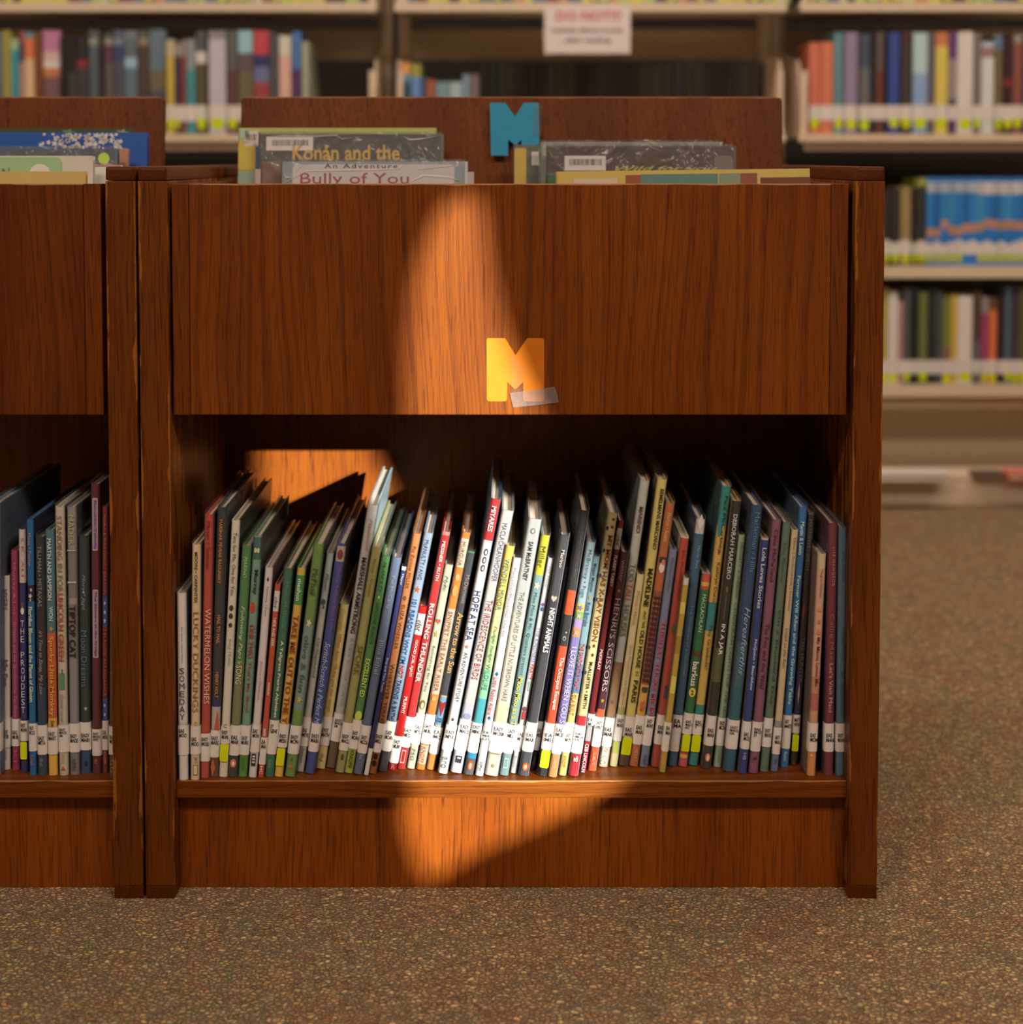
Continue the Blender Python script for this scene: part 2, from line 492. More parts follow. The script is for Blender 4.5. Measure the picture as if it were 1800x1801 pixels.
M_WALL = mat_paint((0.16, 0.13, 0.10, 1), 0.8, name='wall_paint')
M_CEIL = mat_paint((0.25, 0.22, 0.19, 1), 0.9, name='ceiling_paint')
M_STEEL = mat_paint((0.80, 0.69, 0.53, 1), 0.45, name='beige_steel')
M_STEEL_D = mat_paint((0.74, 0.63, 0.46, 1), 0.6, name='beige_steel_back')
PAGES = mat_paint((0.62, 0.56, 0.47, 1), 0.8, name='paper_edges')
M_LABEL = mat_paint((0.80, 0.79, 0.77, 1), 0.38, 0.25, name='label_paper')
M_INK = mat_paint((0.03, 0.03, 0.035, 1), 0.5, name='ink')
M_DOT = mat_paint((0.70, 0.86, 0.005, 1), 0.4, name='fluorescent_sticker')
M_DARK = mat_paint((0.02, 0.02, 0.02, 1), 0.6, name='dark')

WOOD_POST = mat_wood('oak_post_shaded', 'Z', 1.3, 0.62, wear=0.0183, streak=0.35, fine=1.8)  # post tones lowered as they get no sun: shade painted into the wood
WOOD_POST2 = mat_wood('oak_post_shaded_left', 'Z', 4.1, 0.56, wear=0.0183, streak=0.5, fine=1.8)
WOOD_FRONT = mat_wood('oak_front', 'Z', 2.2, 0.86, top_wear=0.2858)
WOOD_FRONT2 = mat_wood('oak_front_left', 'Z', 7.9, 0.60, red=0.1, top_wear=0.2858)
WOOD_STRIP = mat_wood('oak_strip', 'Z', 9.2, 0.62, red=0.1, streak=0.5)
WOOD_SHELF = mat_wood('oak_shelf', 'X', 3.3, 0.80, top_wear=0.0212, front_y=-0.1732)
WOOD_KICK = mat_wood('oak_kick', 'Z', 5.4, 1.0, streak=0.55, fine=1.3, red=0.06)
WOOD_INNER = mat_wood('oak_inner', 'Z', 6.1, 0.95, streak=0.3, red=0.05)
WOOD_END = mat_wood('oak_end_grain', 'Y', 8.8, 0.36, red=0.12, streak=0.4)
WOOD_RAIL = mat_wood('oak_rail', 'Y', 6.6, 0.7)
WOOD_DIV = mat_wood('oak_divider', 'Z', 12.5, 0.76, streak=0.45, fine=1.2, red=0.05, top_wear=1.0215)

# ------------------------------------------------------------------ room
X0, X1, Y0, Y1, ZC = -3.4, 4.0, -0.9, 5.1, 2.95
def slab(name, x0, x1, y0, y1, z0, z1, m):
    o = box_obj(name, x0, x1, y0, y1, z0, z1, m, None, 0)
    return tag(o, kind='structure')
slab('floor', X0 - .1, X1 + .1, Y0 - .1, Y1 + .1, -0.06, 0.0, mat_carpet())
slab('ceiling', X0 - .1, X1 + .1, Y0 - .1, Y1 + .1, ZC, ZC + 0.08, M_CEIL)
slab('wall_left', X0 - .1, X0, Y0, Y1, 0, ZC, M_WALL)
slab('wall_right', X1, X1 + .1, Y0, Y1, 0, ZC, M_WALL)
slab('wall_back', X0 - .1, X1 + .1, Y1, Y1 + .1, 0, ZC, mat_paint((0.03, 0.025, 0.02, 1), 0.9))  # painted near black for the shade between the stacks
# wall behind the camera with a window
WX0, WX1, WZ0, WZ1 = 1.45, 2.45, 0.72, 1.98
bm = bmesh.new()
for a in ((X0 - .1, WX0, 0, ZC), (WX1, X1 + .1, 0, ZC), (WX0, WX1, 0, WZ0), (WX0, WX1, WZ1, ZC)):
    box(bm, a[0], a[1], Y0 - 0.1, Y0, a[2], a[3])
tag(mesh_obj('wall_front', bm, M_WALL), kind='structure')
bm = bmesh.new()
for a in ((WX0, WX0 + .03, WZ0, WZ1), (WX1 - .03, WX1, WZ0, WZ1), (WX0 + .03, WX1 - .03, WZ0, WZ0 + .03), (WX0 + .03, WX1 - .03, WZ1 - .03, WZ1)):
    box(bm, a[0], a[1], Y0 - 0.08, Y0 - 0.02, a[2], a[3])
tag(mesh_obj('window_1', bm, M_STEEL), kind='structure')

# unseen blockers added to cut the sun to a leaf shape on the bookcase
def to_gap(x, y, dy=0.0):
    z = zat(y, 1.905); X = xat(x, 1.905, z)
    s = 1.905 - (Y0 + 0.03 + dy)
    return (X - SUN_DX * s, z - SUN_DZ * s)
left_edge = [(800, 1700), (790, 1570), (760, 1530), (738, 1460), (724, 1200), (718, 800), (720, 600), (730, 500), (752, 425), (776, 372), (800, 346), (840, 250)]
right_edge = [(700, 1700), (772, 1552), (812, 1535), (870, 1500), (960, 1460), (1072, 1405), (1128, 1350), (1118, 1200), (1070, 1000), (1010, 850), (955, 735), (915, 650), (888, 580), (866, 480), (856, 400), (845, 352), (800, 338), (770, 250)]
def blocker(name, edge, outer_x, label, dy=0.0):
    bm = bmesh.new()
    pts = [to_gap(p[0], p[1], dy) for p in edge]
    rows = []
    for (x, z) in pts:
        row = []
        for k in range(9):
            f = k / 8.0
            X = x + (outer_x - x) * f
            row.append((X, Y0 + 0.03 + dy + (0.012 * math.sin(f * 20) * min(1, f * 6)), z))
        rows.append(row)
    zt, zb = WZ1 + 0.12, WZ0 - 0.15
    rows.insert(0, [(p[0], p[1], zb) for p in rows[0]]); rows.append([(p[0], p[1], zt) for p in rows[-1]])
    fr = [[bm.verts.new(p) for p in r] for r in rows]
    bk = [[bm.verts.new((p[0], p[1] - 0.006, p[2])) for p in r] for r in rows]
    for i in range(len(rows) - 1):
        for k in range(8):
            bm.faces.new((fr[i][k], fr[i][k + 1], fr[i + 1][k + 1], fr[i + 1][k]))
            bm.faces.new((bk[i][k + 1], bk[i][k], bk[i + 1][k], bk[i + 1][k + 1]))
        bm.faces.new((bk[i][0], fr[i][0], fr[i + 1][0], bk[i + 1][0]))
    o = mesh_obj(name, bm, mat_paint((0.10, 0.09, 0.08, 1), 0.9, name='blocker_cloth'))
    tag(o, label, 'curtain')
blocker('sun_blocker', left_edge, WX0 - 0.25, 'dark straight drape added to shape the sun, left in the window behind the camera')
blocker('sun_blocker', right_edge, WX1 + 0.25, 'dark curved drape covering the right part of the window behind the camera', 0.03)

for i, (lx, ly, sx, sy, w) in enumerate(LAMPS):
    t = empty('ceiling_light', (lx, ly, ZC), 'white rectangular ceiling light, %s' % (
        'left one in front of the wooden bookcases', 'right one in front of the wooden bookcases', 'left one over the steel shelves',
        'middle one over the steel shelves', 'right one over the steel shelves')[i], 'lamp', 'ceiling lights')
    box_obj('housing', -sx / 2 - .03, sx / 2 + .03, -sy / 2 - .03, sy / 2 + .03, -0.08, 0, M_CEIL, t)
    lo = [o for o in bpy.data.objects if o.type == 'LIGHT' and o.data.type == 'AREA'][0:]
for o in [o for o in bpy.data.objects if o.type == 'LIGHT' and o.data.type == 'AREA']:
    for t in bpy.data.objects:
        if t.get('category') == 'lamp' and abs(t.location.x - o.location.x) < .01 and abs(t.location.y - o.location.y) < .01:
            o.parent = t; o.location = (0, 0, -0.085)

# ------------------------------------------------------------------ wooden picture book bins
FY = 1.9
def bookcase(cx, label, front_mat, post_mats):
    t = empty('book_bin', (cx, FY, 0), label, 'bookcase', 'wooden picture book bins')
    for s in (-1, 1):
        a, b2 = sorted((s * 0.4235, s * 0.46))
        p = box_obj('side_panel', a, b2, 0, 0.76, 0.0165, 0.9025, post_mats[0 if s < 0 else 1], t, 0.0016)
        for nm, z0, z1, bv in (('top_rail', 0.9028, 0.920, 0.0042), ('bottom_rail', 0.0, 0.0163, 0.002)):
            bm = bmesh.new(); box(bm, -0.01825, 0.01825, -0.38, 0.38, z0 - 0.0165, z1 - 0.0165, bv)
            o = mesh_obj(nm, bm, [WOOD_END, WOOD_RAIL], p)
            for f in o.data.polygons:
                f.material_index = 0 if abs(f.normal.y) > 0.6 else 1
        cl = sorted((s * 0.408, s * 0.4234))
        box_obj('cleat', cl[0], cl[1], 0.0265, 0.36, 0.657, 0.8985, WOOD_RAIL, t)
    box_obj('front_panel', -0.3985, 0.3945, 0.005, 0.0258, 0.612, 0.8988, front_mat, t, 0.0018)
    box_obj('edge_strip', -0.4195, -0.3990, 0.005, 0.0258, 0.612, 0.8988, WOOD_STRIP, t, 0.0008)
    box_obj('edge_strip', 0.3950, 0.4160, 0.0058, 0.0258, 0.612, 0.8988, WOOD_STRIP, t, 0.0008)
    box_obj('rear_panel', -0.42, 0.42, 0.735, 0.755, 0.612, 0.8988, WOOD_FRONT2, t)
    box_obj('shelf', -0.4232, 0.4232, 0.012, 0.362, 0.124, 0.146, WOOD_SHELF, t, 0.0012)
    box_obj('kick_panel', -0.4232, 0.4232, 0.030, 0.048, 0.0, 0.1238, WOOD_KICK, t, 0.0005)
    box_obj('back_panel', -0.4232, 0.4232, 0.363, 0.372, 0.1, 0.64, WOOD_INNER, t, 0)
    box_obj('bin_floor', -0.4232, 0.4232, 0.0262, 0.734, 0.641, 0.656, WOOD_SHELF, t, 0.0005)
    # leaning divider board that rises above the bin
    bm = bmesh.new()
    w, zt, zb, r = 0.4035, 1.023, 0.657, 0.006
    pts = [(-w, zb), (w, zb), (w, zt - r), (w - r * .3, zt - r * .3), (w - r, zt), (-w + r, zt), (-w + r * .3, zt - r * .3), (-w, zt - r)]
    yy = lambda z: 0.366 + 0.047 * (z - zb) / (zt - zb)
    vf = [bm.verts.new((x, yy(z), z)) for x, z in pts]
    vb = [bm.verts.new((x, yy(z) + 0.018, z)) for x, z in pts]
    bm.faces.new(vf); bm.faces.new(vb[::-1])
    for i in range(8):
        bm.faces.new((vf[i], vb[i], vb[(i + 1) % 8], vf[(i + 1) % 8]))
    es = [e for e in bm.edges if abs(e.verts[0].co.z - e.verts[1].co.z) < 0.0001 and e.verts[0].co.z > zt - 0.001]
    bmesh.ops.bevel(bm, geom=es, offset=0.0018, segments=2, affect='EDGES')
    bmesh.ops.recalc_face_normals(bm, faces=bm.faces[:])
    mesh_obj('divider', bm, WOOD_DIV, t)
    return t
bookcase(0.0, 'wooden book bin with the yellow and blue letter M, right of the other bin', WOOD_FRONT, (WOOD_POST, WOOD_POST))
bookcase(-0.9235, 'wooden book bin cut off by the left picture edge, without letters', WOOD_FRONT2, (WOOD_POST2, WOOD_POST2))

# letters and tape
def px_obj(name, poly, Yf, m, th, label, cat, group=None, lean=0.0):
    """flat cut-out standing on the plane Y = Yf (world)"""
    pts = []
    for x, y in poly:
        z = zat(y, Yf); pts.append((xat(x, Yf, z), z))
    cx = sum(p[0] for p in pts) / len(pts); cz = sum(p[1] for p in pts) / len(pts)
    vs = [(x - cx, (z - cz) * lean, z - cz) for x, z in pts] + [(x - cx, (z - cz) * lean + th, z - cz) for x, z in pts]
    n = len(pts)
    fs = [tuple(range(n - 1, -1, -1)), tuple(range(n, 2 * n))] + [(i, (i + 1) % n, n + (i + 1) % n, n + i) for i in range(n)]
    me = bpy.data.meshes.new(name); me.from_pydata(vs, [], fs); me.materials.append(m)
    o = bpy.data.objects.new(name, me); COL.objects.link(o); o.location = (cx, Yf, cz)
    return tag(o, label, cat, group)
M_YEL = mat_paint((0.62, 0.185, 0.005, 1), 0.42, 0.15, name='yellow_card')
M_BLU = mat_paint((0.012, 0.37, 0.66, 1), 0.42, 0.1, name='blue_card')
px_obj('letter_m', [(858, 595), (888, 595), (890, 597), (907, 625), (926, 597), (928, 595), (955, 595), (957.5, 598), (957.5, 703), (955, 706), (923, 706), (920.5, 703),
                    (920.5, 672), (908, 684), (905, 684), (892.5, 672), (892, 703), (889, 706), (859, 706), (856.5, 703), (856, 598)], FY + 0.0043, M_YEL, 0.0006,
       'yellow card letter M taped on the front panel', 'letter')
px_obj('letter_m', [(862, 181), (889, 181), (906, 205), (922, 181), (948, 181), (949.5, 274), (917, 274), (917.5, 246), (909, 254), (905, 254), (894, 246), (894, 274), (864, 274)],
       FY + 0.392, M_BLU, 0.0008, 'blue card letter M on the divider behind the books', 'letter', lean=0.128)
def tape(poly, Y, label, tint=0.35, lean=0.0):
    m = bpy.data.materials.new('clear_tape'); m.use_nodes = True
    nt = m.node_tree; b = nt.nodes['Principled BSDF']
    b.inputs['Base Color'].default_value = (0.38, 0.33, 0.30, 1); b.inputs['Roughness'].default_value = 0.18
    b.inputs['Alpha'].default_value = tint
    nz = nt.nodes.new('ShaderNodeTexNoise'); nz.inputs['Scale'].default_value = 130
    bp = nt.nodes.new('ShaderNodeBump'); bp.inputs['Strength'].default_value = 0.8; bp.inputs['Distance'].default_value = 0.002
    tc = nt.nodes.new('ShaderNodeTexCoord'); nt.links.new(tc.outputs['Object'], nz.inputs['Vector'])
    nt.links.new(nz.outputs['Fac'], bp.inputs['Height']); nt.links.new(bp.outputs[0], b.inputs['Normal'])
    return px_obj('tape_strip', poly, Y, m, 0.0002, label, 'tape', lean=lean)
tape([(897, 691), (925, 688), (950, 684), (976, 680), (981, 695), (983, 708), (940, 713), (903, 717), (900, 705)], FY + 0.0030, 'wide clear tape strip across the foot of the yellow letter M', 0.26)
tape([(900, 622), (921, 650), (921, 688), (911, 692), (899, 690)], FY + 0.0036, 'crumpled clear tape strip in the middle of the yellow letter M', 0.05)
tape([(938, 184), (954, 186), (953, 240), (936, 236)], FY + 0.3905, 'scuffed clear tape strip on the right edge of the blue letter M', 0.10, lean=0.128)

# ------------------------------------------------------------------ steel shelving behind
SY = 4.15
lip = [(4, 21), (236, 250), (468, 490), (677, 698)]
BAYS = [(-1.55, xat(664, SY, 1.0)), (xat(694, SY, 1.0), xat(1383, SY, 1.0)), (xat(1406, SY, 1.0), xat(1406, SY, 1.0) + 1.11)]
bay_names = ('left bay of beige steel shelving, seen over the left bin', 'middle bay of beige steel shelving, behind the letter M bin', 'right bay of beige steel shelving beside the open carpet')
ZB_TOP = zat(836, SY - 0.02)
SHELF_Z = [zat(a, SY) for a, b in lip]
for i, (bx0, bx1) in enumerate(BAYS):
    t = empty('steel_shelving', ((bx0 + bx1) / 2, SY + 0.12, 0), bay_names[i], 'shelving', 'beige steel shelving bays')
    w = (bx1 - bx0) / 2
    for (ya, yb), zt in zip(lip, SHELF_Z):
        zb = zat(yb, SY)
        bm = bmesh.new()
        box(bm, -w, w, -0.12, 0.38, zt - 0.006, zt, 0.001)
        box(bm, -w, w, -0.12, -0.105, zb, zt, 0.004)
        if ya == 236: box(bm, -w + .02, w - .02, -0.085, -0.08, zb - 0.022, zt - 0.006, 0.001)
        s = mesh_obj('shelf', bm, M_STEEL, t)
    for s in (-1, 1):
        box_obj('upright', s * (w - 0.004) - 0.018, s * (w - 0.004) + 0.018, 0.235, 0.265, 0.0, 2.2, M_STEEL_D, t)
        for (ya, yb), zt in zip(lip, SHELF_Z):
            bm = bmesh.new()
            xx = s * (w - 0.008)
            pr = [(-0.11, zt), (0.235, zt), (0.235, zt + 0.24), (0.02, zt + 0.21), (-0.06, zt + 0.20), (-0.10, zt + 0.12)]
            va = [bm.verts.new((xx - 0.002, y, z)) for y, z in pr]; vb = [bm.verts.new((xx + 0.002, y, z)) for y, z in pr]
            bm.faces.new(va); bm.faces.new(vb[::-1])
            for k in range(6): bm.faces.new((va[k], va[(k + 1) % 6], vb[(k + 1) % 6], vb[k]))
            bmesh.ops.recalc_face_normals(bm, faces=bm.faces[:])
            box(bm, min(xx, xx - s * 0.014), max(xx, xx - s * 0.014), -0.112, -0.108, zt, zt + 0.17, 0.0005)
            mesh_obj('end_bracket', bm, M_STEEL, t)
    # back strips of the far side between the shelves, and the back plate low down
    for yt, ybm in ((52, 106), ):
        box_obj('back_strip', -w + .005, w - .005, 0.27, 0.275, zat(ybm, SY + .39), zat(yt, SY + .39), M_STEEL_D, t)
    box_obj('back_plate', -w + .005, w - .005, 0.15, 0.154, ZB_TOP + 0.0005, SHELF_Z[3] - 0.02, M_STEEL_D, t)
    box_obj('underside_rail', -w + .01, w - .01, -0.07, -0.06, SHELF_Z[3] - 0.07, SHELF_Z[3] - 0.03, M_STEEL_D, t)
    # base deck with kick
    bm = bmesh.new()
    box(bm, -w, w, -0.14, 0.38, ZB_TOP - 0.012, ZB_TOP, 0.003)
    box(bm, -w, w, -0.138, -0.12, 0.0, ZB_TOP - 0.006, 0.002)
    mesh_obj('base_deck', bm, M_STEEL, t)

# paper sign hanging from the top lip
sg_z0, sg_z1 = zat(94, SY - .03), zat(11, SY - .03)
sx0, sx1 = xat(958, SY - .03, 1.4), xat(1110, SY - .03, 1.4)
sign = empty('paper_sign', ((sx0 + sx1) / 2, SY - 0.02, sg_z0), 'white paper sign with red DO NOT lettering hanging from the top shelf', 'sign')
sw, sh = (sx1 - sx0) / 2, sg_z1 - sg_z0
box_obj('sheet', -sw, sw, 0, 0.001, 0, sh, mat_paint((0.83, 0.78, 0.80, 1), 0.5), sign, 0)
red = mat_paint((0.62, 0.03, 0.04, 1), 0.5)
text_on(sign, 'red_text', 'DO NOT!!!', 'spine', -sw * .72, sw * .78, sh * .70, sh * .90, red, 'b', 0.0006, 'up')
text_on(sign, 'black_text', 'reshelve library books', 'spine', -sw * .84, sw * .82, sh * .42, sh * .54, M_INK, 'b', 0.0006, 'up')
text_on(sign, 'black_text', 'after reading', 'spine', -sw * .52, sw * .54, sh * .21, sh * .33, M_INK, 'b', 0.0006, 'up')
# ------------------------------------------------------------------ picture books, spines out
SHELF_TOP = 0.146
def paint(hx, mode, coat=0.25, rough=0.38):
    return mat_paint(alb(hx, mode), rough, coat, 0.35, name='printed_cover')

def spine_book(B):
    (xb0, xb1, yb, xt0, xt1, yt, mode, hx, side, bands, lab, labt, dot, texts, decos, flags, label, group) = B
    yb = max(1345, min(1373.5, yb))
    Y = max(FY + 0.0125, yfor(yb, SHELF_TOP))
    zb = SHELF_TOP
    zt = zat(yt, Y); h = zt - zb
    Xb = xat((xb0 + xb1) / 2, Y, zb); Xt = xat((xt0 + xt1) / 2, Y, zt)
    tb = (xb1 - xb0) / FPX * (Y * CT + (CAMH - zb) * ST); tt = (xt1 - xt0) / FPX * (Y * CT + (CAMH - zt) * ST)
    t = min(tb, tt * 1.02) * 0.985
    th = math.atan2(Xt - Xb, h); H = h / math.cos(th)
    r = empty('picture_book', (Xb, Y, zb + abs(math.sin(th)) * t / 2 + 0.0003), label, 'book', group)
    r.rotation_euler = (0, th, 0)
    def z(y): return H * (yb - y) / (yb - yt)
    base = paint(hx, mode)
    bl = []; cur = H
    for (y0, y1, c) in sorted(bands or []):
        a, b2 = z(y0), max(0, z(y1))
        if a < cur - 1e-4: bl.append((a, cur, base)); cur = a
        bl.append((b2, cur, paint(c, mode))); cur = b2
    if cur > 1e-4: bl.append((0, cur, base))
    bl = bl[::-1]; bl[-1] = (bl[-1][0], H, bl[-1][2])
    d = 0.235 + 0.05 * RND.random()
    if H < 0.22: d = 0.21
    d = min(d, FY + 0.355 - Y)
    sd_ = paint(side, mode) if side else base
    sl_ = sd_ if 'L' in flags else base
    rr = min(t * 0.35, 0.0042)
    book_body(r, t, H, d, bl, sl_, sd_, film='F' in flags, pages=PAGES)
    e = 0.0004
    for di, (kind, y0, y1, w, u, c) in enumerate(decos or []):
        e = 0.0009 + 0.00006 * di
        a0, a1 = t * (u - w / 2), t * (u + w / 2)
        plate(r, {'r': 'printed_block', 'e': 'printed_emblem'}.get(kind, 'printed_motif'), shape_poly(kind, a0, a1, z(y1), z(y0)), 'spine', e, mat_paint(alb(c, mode), 0.4))
    for (s, y0, y1, c, sz, u, st) in texts or []:
        m = mat_paint(alb(c, mode), 0.42)
        nm = 'publisher_text' if y0 > 1320 else 'spine_text'
        if 'S' in st:
            n = len(s); step = (y1 - y0) / n
            for i, ch in enumerate(s):
                if ch == ' ': continue
                yy = y0 + i * step
                text_on(r, 'spine_letter', ch, 'spine', t * (u - sz / 2), t * (u + sz / 2), z(yy + step * .78), z(yy), m, st.replace('S', ''), 0.0016, 'up')
        elif 'U' in st:
            text_on(r, nm, s, 'spine', t * (u - sz / 2), t * (u + sz / 2), z(y1), z(y0), m, st.replace('U', ''), 0.0016, 'up')
        else:
            text_on(r, nm, s, 'spine', t * (u - sz / 2), t * (u + sz / 2), z(y1), z(y0), m, st, 0.0016, 'down')
    if lab:
        wrap_label(r, 'call_label', t, z(lab[1]), z(lab[0]), M_LABEL, rr)
        if labt:
            tp = lab[2] if len(lab) > 2 else (lab[0] + (lab[1] - lab[0]) * 0.30)
            text_on(r, 'label_text', labt, 'spine', -t * .36, t * .47, z(tp + 15), z(tp), M_INK, 'b', 0.0016, 'up')
    if dot:
        plate(r, 'round_sticker', shape_poly('o', -t * .47, t * .47, z(dot[1]), z(dot[0])), 'spine', 0.0014, M_DOT)
    return r

